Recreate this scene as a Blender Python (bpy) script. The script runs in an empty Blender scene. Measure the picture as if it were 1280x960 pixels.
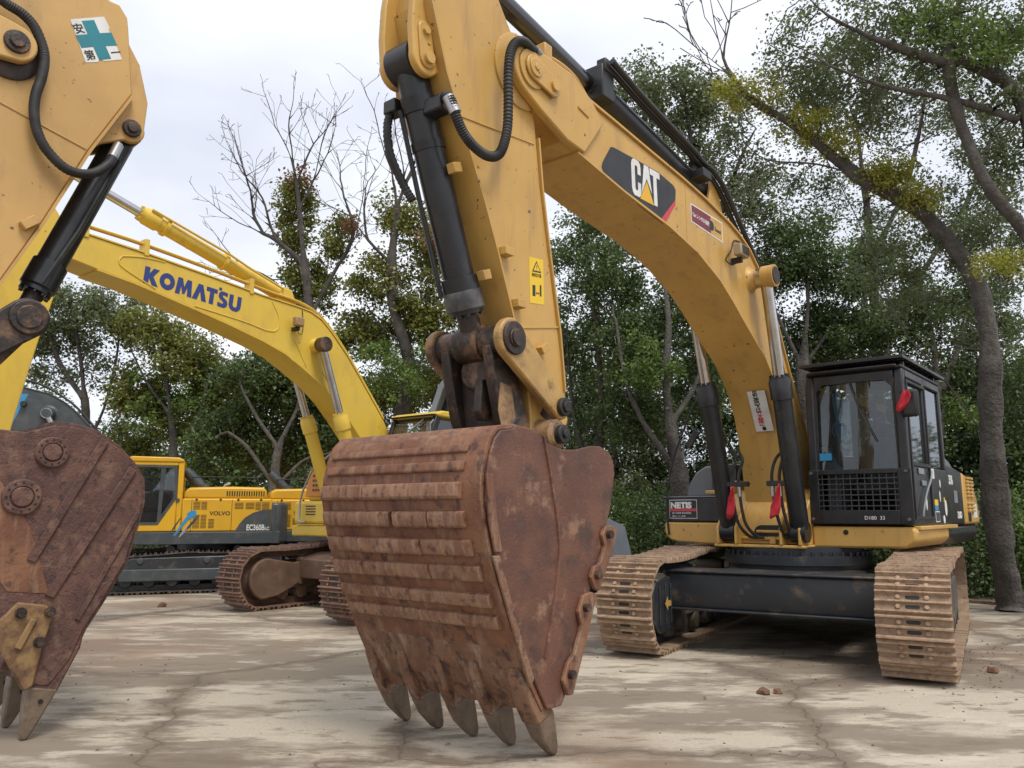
import bpy, bmesh, math, random
import numpy as np
from mathutils import Vector, Matrix
R = math.radians
random.seed(7)
scene = bpy.context.scene
C = scene.collection

# ------------------------------------------------------------------ camera, sky, sun, exposure
cam_d = bpy.data.cameras.new('camera'); cam = bpy.data.objects.new('camera', cam_d); C.objects.link(cam)
cam.location = (0, 0, 1.5); cam.rotation_euler = (R(90 + 9.09), 0, 0)
cam_d.sensor_width = 36; cam_d.lens = 28.125; cam_d.clip_end = 2000; cam_d.clip_start = .05
scene.camera = cam
SUN_EL, SUN_AZ = 60, 150            # overcast: a broad soft sun behind the camera's right shoulder
w = bpy.data.worlds.new('World'); scene.world = w; w.use_nodes = True
nt = w.node_tree; nt.nodes.clear()
out = nt.nodes.new('ShaderNodeOutputWorld'); bg = nt.nodes.new('ShaderNodeBackground')
sky = nt.nodes.new('ShaderNodeTexSky'); sky.sky_type = 'NISHITA'; sky.sun_disc = False
sky.sun_elevation = R(SUN_EL); sky.sun_rotation = R(SUN_AZ); sky.dust_density = 4; sky.air_density = 1.0
tc = nt.nodes.new('ShaderNodeTexCoord'); mp = nt.nodes.new('ShaderNodeMapping'); mp.inputs['Scale'].default_value = (1, 1, 2.2)
nz = nt.nodes.new('ShaderNodeTexNoise'); nz.inputs['Scale'].default_value = 2.1; nz.inputs['Detail'].default_value = 5; nz.inputs['Roughness'].default_value = .5
rp = nt.nodes.new('ShaderNodeValToRGB')
rp.color_ramp.elements[0].position = .32; rp.color_ramp.elements[0].color = (.57, .605, .69, 1)
rp.color_ramp.elements[1].position = .68; rp.color_ramp.elements[1].color = (.86, .87, .92, 1)
mx = nt.nodes.new('ShaderNodeMix'); mx.data_type = 'RGBA'; mx.inputs[0].default_value = .93
nt.links.new(tc.outputs['Generated'], mp.inputs[0]); nt.links.new(mp.outputs[0], nz.inputs['Vector'])
nt.links.new(nz.outputs['Fac'], rp.inputs[0]); nt.links.new(sky.outputs[0], mx.inputs[6])
vm0 = nt.nodes.new('ShaderNodeVectorMath'); vm0.operation = 'SCALE'; vm0.inputs[3].default_value = 8.4; nt.links.new(rp.outputs[0], vm0.inputs[0]); nt.links.new(vm0.outputs[0], mx.inputs[7])
nt.links.new(mx.outputs[2], bg.inputs[0]); bg.inputs[1].default_value = .10
nt.links.new(bg.outputs[0], out.inputs[0])
sl = bpy.data.lights.new('sun', 'SUN'); sl.energy = 1.5; sl.angle = R(20); sl.color = (1, .95, .87)
so = bpy.data.objects.new('sun', sl); C.objects.link(so)
# sun_rotation is measured clockwise from +Y
d = Vector((math.sin(R(SUN_AZ)) * math.cos(R(SUN_EL)), math.cos(R(SUN_AZ)) * math.cos(R(SUN_EL)), math.sin(R(SUN_EL))))
so.rotation_euler = d.to_track_quat('Z', 'Y').to_euler(); so.location = d * 50
vs = scene.view_settings; vs.view_transform = 'Standard'; vs.look = 'None'; vs.exposure = 0.74; vs.gamma = 1; vs.use_curve_mapping = False
scene.cycles.max_bounces = 4; scene.cycles.transparent_max_bounces = 8; scene.cycles.use_denoising = True

# ------------------------------------------------------------------ helpers
MATS = {}
def mat(name, c1, c2=None, det=4, sc=2.0, lo=.4, hi=.65, rough=.55, metal=0.0, dirt=None, damt=0.0, dsc=4.0, streak=0, dlo=.48, dhi=.7,
        c3=None, sc3=25, lo3=.55, hi3=.7, bump=0.0, bsc=60, spec=.5, rvar=.12, bdist=.01):
    if name in MATS: return MATS[name]
    m = bpy.data.materials.new(name); m.use_nodes = True; n = m.node_tree; N = n.nodes; L = n.links
    b = N['Principled BSDF']; b.inputs['Roughness'].default_value = rough; b.inputs['Metallic'].default_value = metal
    b.inputs['Specular IOR Level'].default_value = spec
    t = N.new('ShaderNodeTexCoord'); oi = N.new('ShaderNodeObjectInfo')
    ad = N.new('ShaderNodeVectorMath'); ad.operation = 'MULTIPLY_ADD'
    cmb = N.new('ShaderNodeCombineXYZ')
    for i in range(3): L.new(oi.outputs['Random'], cmb.inputs[i])
    L.new(cmb.outputs[0], ad.inputs[0]); ad.inputs[1].default_value = (17, 23, 31); L.new(t.outputs['Object'], ad.inputs[2])
    vec = ad.outputs[0]
    def noise(scale, detail=None, v=None, rgh=.6):
        x = N.new('ShaderNodeTexNoise'); x.inputs['Scale'].default_value = scale; x.inputs['Detail'].default_value = det if detail is None else detail
        x.inputs['Roughness'].default_value = rgh; L.new(v or vec, x.inputs['Vector']); return x.outputs['Fac']
    def ramp(s, a, bb):
        x = N.new('ShaderNodeMapRange'); x.inputs[1].default_value = a; x.inputs[2].default_value = bb; L.new(s, x.inputs[0]); return x.outputs[0]
    def mix(f, a, bb):
        x = N.new('ShaderNodeMix'); x.data_type = 'RGBA'
        if isinstance(f, float): x.inputs[0].default_value = f
        else: L.new(f, x.inputs[0])
        for k, s in ((6, a), (7, bb)):
            if isinstance(s, tuple): x.inputs[k].default_value = (*s, 1)
            else: L.new(s, x.inputs[k])
        return x.outputs[2]
    col = c1; drt = None
    if c2: col = mix(ramp(noise(sc), lo, hi), col, c2)
    if c3: col = mix(ramp(noise(sc3, 3), lo3, hi3), col, c3)
    if dirt:
        v = vec
        if streak:
            mp = N.new('ShaderNodeMapping'); mp.inputs['Scale'].default_value = (1, 1, 1 / streak); L.new(vec, mp.inputs[0]); v = mp.outputs[0]
        dm = ramp(noise(dsc, det + 1, v, .68), dlo, dhi)
        ml = N.new('ShaderNodeMath'); ml.operation = 'MULTIPLY'; ml.inputs[1].default_value = damt; L.new(dm, ml.inputs[0]); drt = ml.outputs[0]
        col = mix(drt, col, dirt)
    if isinstance(col, tuple): b.inputs['Base Color'].default_value = (*col, 1)
    else: L.new(col, b.inputs['Base Color'])
    if rvar:
        x = N.new('ShaderNodeMapRange'); x.inputs[3].default_value = max(0, rough - rvar); x.inputs[4].default_value = min(1, rough + rvar)
        L.new(noise(7, 1), x.inputs[0]); L.new(x.outputs[0], b.inputs['Roughness'])
    if bump:
        bp = N.new('ShaderNodeBump'); bp.inputs['Strength'].default_value = bump; bp.inputs['Distance'].default_value = bdist
        L.new(noise(bsc, 3), bp.inputs['Height']); L.new(bp.outputs[0], b.inputs['Normal'])
    MATS[name] = m; return m

def lerp(a, b, t): return a + (b - a) * t
def smooth_path(pts, k=6):
    P = [Vector(p) for p in pts]; o = []
    for i in range(len(P) - 1):
        p0 = P[max(i - 1, 0)]; p1 = P[i]; p2 = P[i + 1]; p3 = P[min(i + 2, len(P) - 1)]
        for j in range(k):
            t = j / k
            o.append(.5 * ((2 * p1) + (p2 - p0) * t + (2 * p0 - 5 * p1 + 4 * p2 - p3) * t * t + (3 * p1 - p0 - 3 * p2 + p3) * t ** 3))
    o.append(P[-1]); return o
def arc2(cx, cz, r, a0, a1, n=8):
    return [(cx + r * math.cos(R(lerp(a0, a1, i / n))), cz + r * math.sin(R(lerp(a0, a1, i / n)))) for i in range(n + 1)]

class MB:
    def __init__(s): s.v = []; s.f = []; s.m = []; s.cur = 0
    def add(s, vs, fs):
        o = len(s.v); s.v += [tuple(v) for v in vs]; s.f += [tuple(i + o for i in f) for f in fs]; s.m += [s.cur] * len(fs); return s
    def bx(s, x0, x1, y0, y1, z0, z1, M=None):
        vs = [Vector((x, y, z)) for z in (z0, z1) for y in (y0, y1) for x in (x0, x1)]
        if M: vs = [M @ v for v in vs]
        return s.add(vs, [(0, 2, 3, 1), (4, 5, 7, 6), (0, 1, 5, 4), (2, 6, 7, 3), (0, 4, 6, 2), (1, 3, 7, 5)])
    def prism(s, poly, y0, y1):            # polygon in x-z, extruded along y
        n = len(poly); A = sum(poly[i][0] * poly[(i + 1) % n][1] - poly[(i + 1) % n][0] * poly[i][1] for i in range(n))
        if A < 0: poly = poly[::-1]
        vs = [(p[0], y0, p[1]) for p in poly] + [(p[0], y1, p[1]) for p in poly]
        fs = [tuple(range(n)), tuple(range(2 * n - 1, n - 1, -1))] + [(i, n + i, n + (i + 1) % n, (i + 1) % n) for i in range(n)]
        return s.add(vs, fs)
    def prismx(s, poly, x0, x1):           # polygon in y-z, extruded along x
        n = len(poly); vs = [(x0, p[0], p[1]) for p in poly] + [(x1, p[0], p[1]) for p in poly]
        A = sum(poly[i][0] * poly[(i + 1) % n][1] - poly[(i + 1) % n][0] * poly[i][1] for i in range(n))
        fs = [tuple(range(n - 1, -1, -1)), tuple(range(n, 2 * n))] + [(i, (i + 1) % n, n + (i + 1) % n, n + i) for i in range(n)]
        if A < 0: fs = [f[::-1] for f in fs]
        return s.add(vs, fs)
    def prismz(s, poly, z0, z1):
        n = len(poly); A = sum(poly[i][0] * poly[(i + 1) % n][1] - poly[(i + 1) % n][0] * poly[i][1] for i in range(n))
        if A < 0: poly = poly[::-1]
        vs = [(p[0], p[1], z0) for p in poly] + [(p[0], p[1], z1) for p in poly]
        return s.add(vs, [tuple(range(n - 1, -1, -1)), tuple(range(n, 2 * n))] + [(i, (i + 1) % n, n + (i + 1) % n, n + i) for i in range(n)])
    def lathe(s, p, q, prof, n=20):        # prof: (fraction along p-q, radius)
        p = Vector(p); q = Vector(q); d = (q - p); a = d.normalized(); u = a.orthogonal().normalized(); w = a.cross(u)
        vs = []; fs = []
        for t, r in prof:
            c = p + d * t
            vs += [c + (u * math.cos(2 * math.pi * i / n) + w * math.sin(2 * math.pi * i / n)) * r for i in range(n)]
        for k in range(len(prof) - 1):
            fs += [(k * n + i, k * n + (i + 1) % n, (k + 1) * n + (i + 1) % n, (k + 1) * n + i) for i in range(n)]
        fs += [tuple(range(n - 1, -1, -1)), tuple(range((len(prof) - 1) * n, len(prof) * n))]
        return s.add(vs, fs)
    def cyl(s, p, q, r, n=20): return s.lathe(p, q, [(0, r), (1, r)], n)
    def tube(s, pts, r, n=8, corr=0, taper=None):
        P = [Vector(p) for p in pts]; vs = []; fs = []; u = None; m = len(P)
        for k in range(m):
            a = (P[min(k + 1, m - 1)] - P[max(k - 1, 0)]).normalized()
            u = a.orthogonal().normalized() if u is None else (u - a * u.dot(a)).normalized()
            w = a.cross(u); rr = r * (1 + (corr if k % 2 else 0))
            if taper: rr *= lerp(1, taper, k / (m - 1))
            vs += [P[k] + (u * math.cos(2 * math.pi * i / n) + w * math.sin(2 * math.pi * i / n)) * rr for i in range(n)]
        for k in range(m - 1): fs += [(k * n + i, k * n + (i + 1) % n, (k + 1) * n + (i + 1) % n, (k + 1) * n + i) for i in range(n)]
        fs += [tuple(range(n - 1, -1, -1)), tuple(range((m - 1) * n, m * n))]
        return s.add(vs, fs)
    def strip(s, line, y0, y1, th):        # plate of thickness th that follows a line in x-z, to its left side
        n = len(line); nr = []
        for i in range(n):
            a = Vector(line[max(i - 1, 0)]); b = Vector(line[min(i + 1, n - 1)]); d = (b - a).normalized(); nr.append((-d.y, d.x))
        o = [(p[0] + q[0] * th, p[1] + q[1] * th) for p, q in zip(line, nr)]
        return s.prism(list(line) + o[::-1], y0, y1)
    def mesh(s, name, m, smooth=38):
        me = bpy.data.meshes.new(name); me.from_pydata(s.v, [], s.f); me.update()
        for mm in (m if isinstance(m, (list, tuple)) else [m]): me.materials.append(mm)
        if any(s.m): me.polygons.foreach_set('material_index', s.m)
        if smooth:
            me.polygons.foreach_set('use_smooth', [True] * len(me.polygons)); me.set_sharp_from_angle(angle=R(smooth))
        return me
    def build(s, name, m, parent=None, bevel=0, smooth=38, M=None, label=None):
        o = bpy.data.objects.new(name, s.mesh(name, m, smooth)); C.objects.link(o)
        if parent: o.parent = parent
        if M is not None: o.matrix_local = M
        if bevel:
            b = o.modifiers.new('bevel', 'BEVEL'); b.width = bevel; b.segments = 2; b.limit_method = 'ANGLE'; b.angle_limit = R(35)
        if label: o['label'] = label
        return o
def tag(o, label, cat=None, group=None, kind=None):
    if label: o['label'] = label
    if cat: o['category'] = cat
    if group: o['group'] = group
    if kind: o['kind'] = kind
    return o
def empty(name, loc, phi=0):
    o = bpy.data.objects.new(name, None); C.objects.link(o); o.location = loc; o.rotation_euler = (0, 0, phi); o.empty_display_size = .3; return o
def az(a): return R(-90 - a)        # forward (local x) = (-sin a, -cos a)
def text(body, size, m, parent, M, name='lettering', bold=0.0, xs=1.0, width=None, space=1.0, ex=.0015, align='LEFT', label=None):
    cu = bpy.data.curves.new(name, 'FONT'); cu.body = body; cu.size = size; cu.extrude = ex; cu.offset = bold; cu.space_character = space; cu.align_x = align
    cu.resolution_u = 4
    t = bpy.data.objects.new('tmp', cu); C.objects.link(t); bpy.context.view_layer.update()
    me = bpy.data.meshes.new_from_object(t.evaluated_get(bpy.context.evaluated_depsgraph_get())); bpy.data.objects.remove(t)
    me.materials.clear(); me.materials.append(m)
    if width: xq = [v.co.x for v in me.vertices]; xs = width / (max(xq) - min(xq))
    o = bpy.data.objects.new(name, me); C.objects.link(o); o.parent = parent; o.matrix_local = M @ Matrix.Diagonal((xs, 1, 1, 1))
    if label: o['label'] = label
    return o
def frame3(origin, right, up):       # matrix whose x is right, y is up, z is out
    r = Vector(right).normalized(); u = Vector(up); u = (u - r * u.dot(r)).normalized(); n = r.cross(u)
    M = Matrix.Identity(4)
    for i in range(3): M[i][0] = r[i]; M[i][1] = u[i]; M[i][2] = n[i]; M[i][3] = origin[i]
    return M
def plate(name, pts, m, parent, M, th=.002, label=None):   # flat polygon in the x-y of M
    b = MB(); b.prismz(list(pts), 0, th); return b.build(name, m, parent, M=M, smooth=0, label=label)

# ------------------------------------------------------------------ materials
DUST = (.30, .22, .14); RUSTD = (.10, .04, .022)
cat_y = mat('ochre_paint', (.56, .335, .085), (.49, .29, .075), sc=1.2, rough=.44, det=5, dirt=(.24, .14, .07), damt=.55, dsc=5, streak=7, dlo=.52, dhi=.76, c3=(.13, .075, .035), sc3=18, lo3=.675, hi3=.70, bump=.08)
left_y = mat('tan_ochre_paint', (.56, .345, .115), (.47, .285, .095), sc=1.0, rough=.5, det=5, dirt=(.24, .14, .07), damt=.5, dsc=4, streak=3, dlo=.53, dhi=.78, c3=(.15, .09, .045), sc3=16, lo3=.68, hi3=.705, bump=.08)
kom_y = mat('bright_yellow_paint', (.70, .485, .06), (.64, .44, .06), sc=1.2, rough=.42, dirt=(.36, .22, .08), damt=.5, dsc=3, streak=3, dlo=.53, dhi=.8, c3=(.3, .16, .05), sc3=14, lo3=.70, hi3=.74, bump=.05)
vol_y = mat('golden_yellow_paint', (.66, .37, .012), (.58, .32, .02), sc=1.2, rough=.42, dirt=(.3, .19, .07), damt=.3, dsc=4, dlo=.55, dhi=.8)
orange = mat('orange_paint', (.55, .22, .03), (.45, .18, .03), rough=.5)
black = mat('black_paint', (.012, .0125, .014), (.02, .02, .021), sc=3, rough=.36, dirt=(.075, .065, .052), damt=.22, dsc=6, dlo=.5, dhi=.85)
dblack = mat('black_rubber', (.012, .012, .012), (.03, .028, .026), sc=8, rough=.6, bump=.1)
cylb = mat('cylinder_black', (.012, .014, .017), (.02, .022, .025), sc=4, rough=.32, dirt=(.12, .11, .1), damt=.35, dsc=6, streak=3, dlo=.55, dhi=.85)
grease = mat('greasy_steel', (.018, .014, .012), (.05, .03, .02), sc=9, rough=.5, dirt=(.24, .13, .07), damt=.75, dsc=5, dlo=.52, dhi=.68, bump=.5, bsc=45)
tanst = mat('worn_tan_steel', (.36, .22, .10), (.22, .12, .06), sc=6, rough=.6, dirt=(.03, .02, .017), damt=.8, dsc=4, dlo=.5, dhi=.65, bump=.3)
rust = mat('bucket_rust', (.15, .06, .032), (.215, .098, .05), det=6, sc=3.5, lo=.42, hi=.6, rough=.62, dirt=(.30, .19, .12), damt=.7, dsc=9, streak=7, dlo=.50, dhi=.68, c3=(.08, .036, .025), sc3=11, lo3=.54, hi3=.66, bump=.5, bsc=38)
rustside = mat('bucket_side_rust', (.108, .044, .028), (.15, .064, .037), det=6, sc=2.6, lo=.42, hi=.6, rough=.52, dirt=(.27, .15, .09), damt=.8, dsc=4.2, dlo=.55, dhi=.64, c3=(.07, .035, .026), sc3=5.0, lo3=.48, hi3=.68, bump=.45, bsc=42)
rustrib = mat('scraped_rib_steel', (.185, .085, .048), (.26, .14, .08), det=6, sc=5, lo=.42, hi=.6, rough=.62, dirt=(.37, .26, .17), damt=.55, dsc=26, streak=16, dlo=.48, dhi=.66, c3=(.12, .055, .033), sc3=16, lo3=.54, hi3=.64, bump=.4, bsc=55)
lipst = mat('worn_lip_steel', (.155, .075, .042), (.215, .115, .066), det=6, sc=5, lo=.42, hi=.6, rough=.6, dirt=(.34, .245, .165), damt=.75, dsc=12, streak=6, dlo=.52, dhi=.68, c3=(.07, .036, .026), sc3=12, lo3=.54, hi3=.65, bump=.75, bsc=40)
toothm = mat('tooth_steel', (.13, .098, .07), (.20, .145, .10), sc=5, rough=.5, dirt=(.08, .05, .03), damt=.7, dsc=6, dlo=.5, dhi=.7, bump=.35, bsc=40)
lrust = mat('left_bucket_rust', (.095, .045, .036), (.135, .066, .048), det=6, sc=4, lo=.42, hi=.6, rough=.72, dirt=(.22, .135, .09), damt=.65, dsc=8, dlo=.52, dhi=.68, c3=(.06, .032, .028), sc3=22, lo3=.54, hi3=.64, bump=.8, bsc=55)
cutter_y = mat('ochre_cutter_paint', (.27, .165, .065), (.19, .105, .05), det=5, sc=5, rough=.65, dirt=(.085, .04, .025), damt=.9, dsc=6, dlo=.46, dhi=.62, bump=.3)
shoe_m = mat('muddy_shoe_steel', (.41, .285, .185), (.30, .20, .13), det=5, sc=9, rough=.7, dirt=(.12, .07, .048), damt=.8, dsc=13, dlo=.5, dhi=.7, bump=.9, bsc=55)
shoe_r = mat('rusty_shoe_steel', (.25, .145, .098), (.17, .10, .07), sc=7, rough=.7, dirt=(.08, .045, .03), damt=.6, dsc=10, dlo=.5, dhi=.7, bump=.4, bsc=50)
shoe_d = mat('dark_shoe_steel', (.035, .033, .032), (.14, .10, .075), sc=4, rough=.65, bump=.3)
under = mat('undercarriage_black', (.018, .022, .027), (.028, .03, .034), sc=2, rough=.42, dirt=(.20, .145, .095), damt=.75, dsc=3.5, dlo=.55, dhi=.8, bump=.12)
udirty = mat('dusty_frame_steel', (.055, .05, .046), (.13, .095, .07), sc=3, rough=.62, dirt=(.24, .16, .10), damt=.6, dsc=5, dlo=.5, dhi=.72, bump=.3)
rframe = mat('rusty_frame_steel', (.12, .07, .047), (.19, .115, .075), sc=3, rough=.65, dirt=(.05, .035, .03), damt=.5, dsc=5, dlo=.5, dhi=.7, bump=.3)
chrome = mat('chrome_rod', (.55, .55, .55), (.45, .44, .43), sc=5, rough=.2, metal=1.0, rvar=.06)
greyp = mat('grey_plastic', (.11, .115, .125), (.085, .09, .1), sc=2, rough=.6)
dgrey = mat('slate_grey_paint', (.045, .055, .062), (.055, .065, .07), sc=2, rough=.45, dirt=(.2, .18, .15), damt=.25, dsc=5)
lgrey = mat('light_grey_paint', (.22, .25, .28), (.17, .19, .22), sc=2, rough=.5)
white = mat('white_print', (.72, .72, .70), (.6, .6, .58), sc=6, rough=.5)
silver = mat('silver_steel', (.4, .4, .4), rough=.35, metal=.9)
cred = mat('red_print', (.52, .045, .06), rough=.45); maroon = mat('maroon_print', (.17, .02, .03), rough=.45)
blue = mat('navy_print', (.022, .045, .20), rough=.45); cyan = mat('blue_print', (.03, .25, .48), rough=.45)
teal = mat('teal_print', (.012, .21, .26), (.02, .17, .21), sc=4, rough=.5)
redcloth = mat('red_cloth', (.55, .03, .045), (.42, .02, .035), sc=12, rough=.9, bump=.4, bsc=90)
warny = mat('warning_yellow', (.75, .50, .02), rough=.45)
dprint = mat('black_print', (.012, .012, .013), rough=.4)
seatm = mat('grey_fabric', (.10, .098, .095), (.07, .068, .066), sc=10, rough=.9)
soot = mat('oil_stain', (.02, .016, .014), (.05, .03, .02), sc=9, rough=.5)
bark = mat('bark', (.06, .053, .046), (.105, .094, .082), sc=5, rough=.9, dirt=(.16, .15, .12), damt=.5, dsc=9, streak=5, dlo=.52, dhi=.7, bump=1.0, bsc=16, bdist=.05, det=5)
barkd = mat('dark_bark', (.042, .036, .032), (.075, .064, .055), sc=5, rough=.9, bump=.7, bsc=22)

def glass_mat():
    m = bpy.data.materials.new('window_glass'); m.use_nodes = True; n = m.node_tree; N = n.nodes; N.clear()
    o = N.new('ShaderNodeOutputMaterial'); tr = N.new('ShaderNodeBsdfTransparent'); tr.inputs[0].default_value = (.62, .68, .68, 1)
    gl = N.new('ShaderNodeBsdfGlossy'); gl.inputs['Roughness'].default_value = .03; gl.inputs[0].default_value = (.9, .95, 1, 1)
    fr = N.new('ShaderNodeFresnel'); fr.inputs[0].default_value = 1.75; ms = N.new('ShaderNodeMixShader')
    n.links.new(fr.outputs[0], ms.inputs[0]); n.links.new(tr.outputs[0], ms.inputs[1]); n.links.new(gl.outputs[0], ms.inputs[2])
    df = N.new('ShaderNodeBsdfDiffuse'); df.inputs[0].default_value = (.42, .43, .42, 1); m2 = N.new('ShaderNodeMixShader'); m2.inputs[0].default_value = .03
    n.links.new(ms.outputs[0], m2.inputs[1]); n.links.new(df.outputs[0], m2.inputs[2]); n.links.new(m2.outputs[0], o.inputs[0])
    return m
glass = glass_mat()

def leaf_mat(name, a, b, c=None):
    m = bpy.data.materials.new(name); m.use_nodes = True; n = m.node_tree; N = n.nodes; L = n.links; p = N['Principled BSDF']
    g = N.new('ShaderNodeNewGeometry'); r = N.new('ShaderNodeValToRGB'); e = r.color_ramp.elements
    e[0].color = (*a, 1); e[1].color = (*b, 1)
    if c: x = e.new(.93); x.color = (*b, 1); e[2].color = (*c, 1)
    L.new(g.outputs['Random Per Island'], r.inputs[0]); L.new(r.outputs[0], p.inputs['Base Color']); p.inputs['Roughness'].default_value = .45
    p.inputs['Specular IOR Level'].default_value = .45
    t = N.new('ShaderNodeBsdfTranslucent'); L.new(r.outputs[0], t.inputs[0]); ms = N.new('ShaderNodeMixShader'); ms.inputs[0].default_value = .35
    L.new(p.outputs[0], ms.inputs[1]); L.new(t.outputs[0], ms.inputs[2]); L.new(ms.outputs[0], N['Material Output'].inputs[0])
    return m
leafD = leaf_mat('dark_green_leaf', (.06, .098, .036), (.145, .20, .066))
leafG = leaf_mat('green_leaf', (.09, .15, .036), (.19, .27, .066))
leafO = leaf_mat('olive_leaf', (.14, .165, .036), (.27, .29, .07), (.25, .14, .07))
leafY = leaf_mat('yellow_leaf', (.24, .26, .04), (.42, .41, .08))
leafR = leaf_mat('reddish_leaf', (.17, .07, .045), (.26, .14, .07))
leafS = leaf_mat('grey_green_leaf', (.10, .13, .056), (.195, .23, .105))

# ------------------------------------------------------------------ ground
def ground_mat():
    m = bpy.data.materials.new('stained_concrete'); m.use_nodes = True; n = m.node_tree; N = n.nodes; L = n.links; p = N['Principled BSDF']
    t = N.new('ShaderNodeTexCoord')
    def noise(s, d=6, v=None, r=.6):
        x = N.new('ShaderNodeTexNoise'); x.inputs['Scale'].default_value = s; x.inputs['Detail'].default_value = d; x.inputs['Roughness'].default_value = r
        L.new(v if v is not None else t.outputs['Object'], x.inputs['Vector']); return x
    def mr(s, a, b, c=0., d=1.):
        x = N.new('ShaderNodeMapRange'); x.inputs[1].default_value = a; x.inputs[2].default_value = b; x.inputs[3].default_value = c; x.inputs[4].default_value = d; L.new(s, x.inputs[0]); return x.outputs[0]
    def mix(f, a, b):
        x = N.new('ShaderNodeMix'); x.data_type = 'RGBA'; L.new(f, x.inputs[0])
        for k, s in ((6, a), (7, b)):
            if isinstance(s, tuple): x.inputs[k].default_value = (*s, 1)
            else: L.new(s, x.inputs[k])
        return x.outputs[2]
    def math_(op, a, b):
        x = N.new('ShaderNodeMath'); x.operation = op
        for k, s in ((0, a), (1, b)):
            if isinstance(s, float): x.inputs[k].default_value = s
            else: L.new(s, x.inputs[k])
        return x.outputs[0]
    mp = N.new('ShaderNodeMapping'); mp.inputs['Rotation'].default_value = (0, 0, R(14)); mp.inputs['Scale'].default_value = (.55, 1.5, 1); L.new(t.outputs['Object'], mp.inputs[0])
    big = noise(.55, 7, mp.outputs[0], .62); mid = noise(1.7, 8, mp.outputs[0], .66); fine = noise(40, 4); grit = noise(160, 2)
    col = mix(mr(fine.outputs[0], .3, .7), (.50, .44, .345), (.41, .355, .275))
    damp = mr(big.outputs[0], .462, .522)
    col = mix(math_('MULTIPLY', damp, .92), col, (.22, .178, .132))
    st = noise(3.2, 8, mp.outputs[0], .7); edge = mr(st.outputs[0], .535, .60); col = mix(math_('MULTIPLY', edge, .75), col, (.19, .148, .105))
    pale = mr(mid.outputs[0], .56, .62); col = mix(math_('MULTIPLY', pale, .75), col, (.55, .49, .39))
    mud = noise(.27, 5, None, .6); mm = mr(mud.outputs[0], .52, .62); col = mix(math_('MULTIPLY', mm, .75), col, (.24, .16, .105))
    # warped crack network, wet along the edges
    wn = noise(1.1, 6); vm = N.new('ShaderNodeVectorMath'); vm.operation = 'MULTIPLY_ADD'; L.new(wn.outputs['Color'], vm.inputs[0]); vm.inputs[1].default_value = (1.0, 1.0, 0); L.new(t.outputs['Object'], vm.inputs[2])
    vo = N.new('ShaderNodeTexVoronoi'); vo.feature = 'DISTANCE_TO_EDGE'; vo.inputs['Scale'].default_value = .30; L.new(vm.outputs[0], vo.inputs['Vector'])
    jit = math_('ADD', vo.outputs['Distance'], math_('MULTIPLY', math_('SUBTRACT', st.outputs[0], .5), .22))
    wet = mr(jit, .008, .05, 1., 0.)
    col = mix(math_('MULTIPLY', wet, .9), col, (.165, .125, .09))
    crack = mr(vo.outputs['Distance'], .0, .0045, 1., 0.)
    col = mix(math_('MULTIPLY', crack, .35), col, (.07, .055, .042))
    spk = noise(70, 3); col = mix(mr(spk.outputs[0], .66, .72), col, (.12, .09, .068))
    spl = noise(5.5, 3); col = mix(math_('MULTIPLY', mr(spl.outputs[0], .69, .72), .7), col, (.15, .12, .09))
    L.new(col, p.inputs['Base Color'])
    rg = mr(big.outputs[0], .48, .66, .85, .50); L.new(rg, p.inputs['Roughness'])
    bp = N.new('ShaderNodeBump'); bp.inputs['Strength'].default_value = .6; bp.inputs['Distance'].default_value = .02
    hh = math_('ADD', math_('MULTIPLY', fine.outputs[0], .5), math_('ADD', math_('MULTIPLY', crack, -1.), math_('MULTIPLY', grit.outputs[0], .3)))
    L.new(hh, bp.inputs['Height']); L.new(bp.outputs[0], p.inputs['Normal'])
    return m
gm = ground_mat()
tag(MB().add([(-600, -600, 0), (600, -600, 0), (600, 600, 0), (-600, 600, 0)], [(0, 1, 2, 3)]).build('ground', gm, smooth=0), None, kind='structure')
soilm = mat('leafy_soil', (.085, .062, .045), (.14, .10, .07), sc=3, rough=.95, dirt=(.22, .15, .09), damt=.6, dsc=14, dlo=.52, dhi=.62, bump=.9, bsc=14)
EDGE = [(-60, 27), (-14, 23.5), (-4, 21.6), (1.2, 20.2), (3.6, 18.6), (6.2, 15.2), (8.4, 12.9), (13, 10.0), (30, 2.0)]
def soil_bed():
    pts = [(*p, .05) for p in EDGE]; back = [(p[0] * 1.0 + 6, 90 + i * .01, .05) for i, p in enumerate(EDGE)]
    n = len(pts); b = MB(); b.add(pts + back, [(i, i + 1, n + i + 1, n + i) for i in range(n - 1)])
    b.add([(*p, -.05) for p in EDGE] + pts, [(i, i + 1, n + i + 1, n + i) for i in range(n - 1)])
    tag(b.build('planting_bed', soilm, smooth=0), None, kind='structure')
soil_bed()
kerbm = mat('kerb_concrete', (.33, .30, .26), (.22, .19, .16), sc=3, rough=.85, bump=.3)
def kerb():
    k = empty('kerb', (0, 0, 0)); k['kind'] = 'structure'
    for i in range(2, 5):
        a = Vector((*EDGE[i], 0)); b = Vector((*EDGE[i + 1], 0)); d = b - a; n = max(1, int(d.length / 1.0)); u = d.normalized()
        for j in range(n):
            s0 = a + d * (j / n); L = d.length / n
            M = Matrix.Translation(s0) @ Matrix.Rotation(math.atan2(u.y, u.x), 4, 'Z')
            MB().bx(.005, L - .005, -.16, .0, 0, .13 + random.uniform(-.006, .006)).build('kerb_stone', kerbm, k, bevel=.012, M=M)
kerb()

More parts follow.
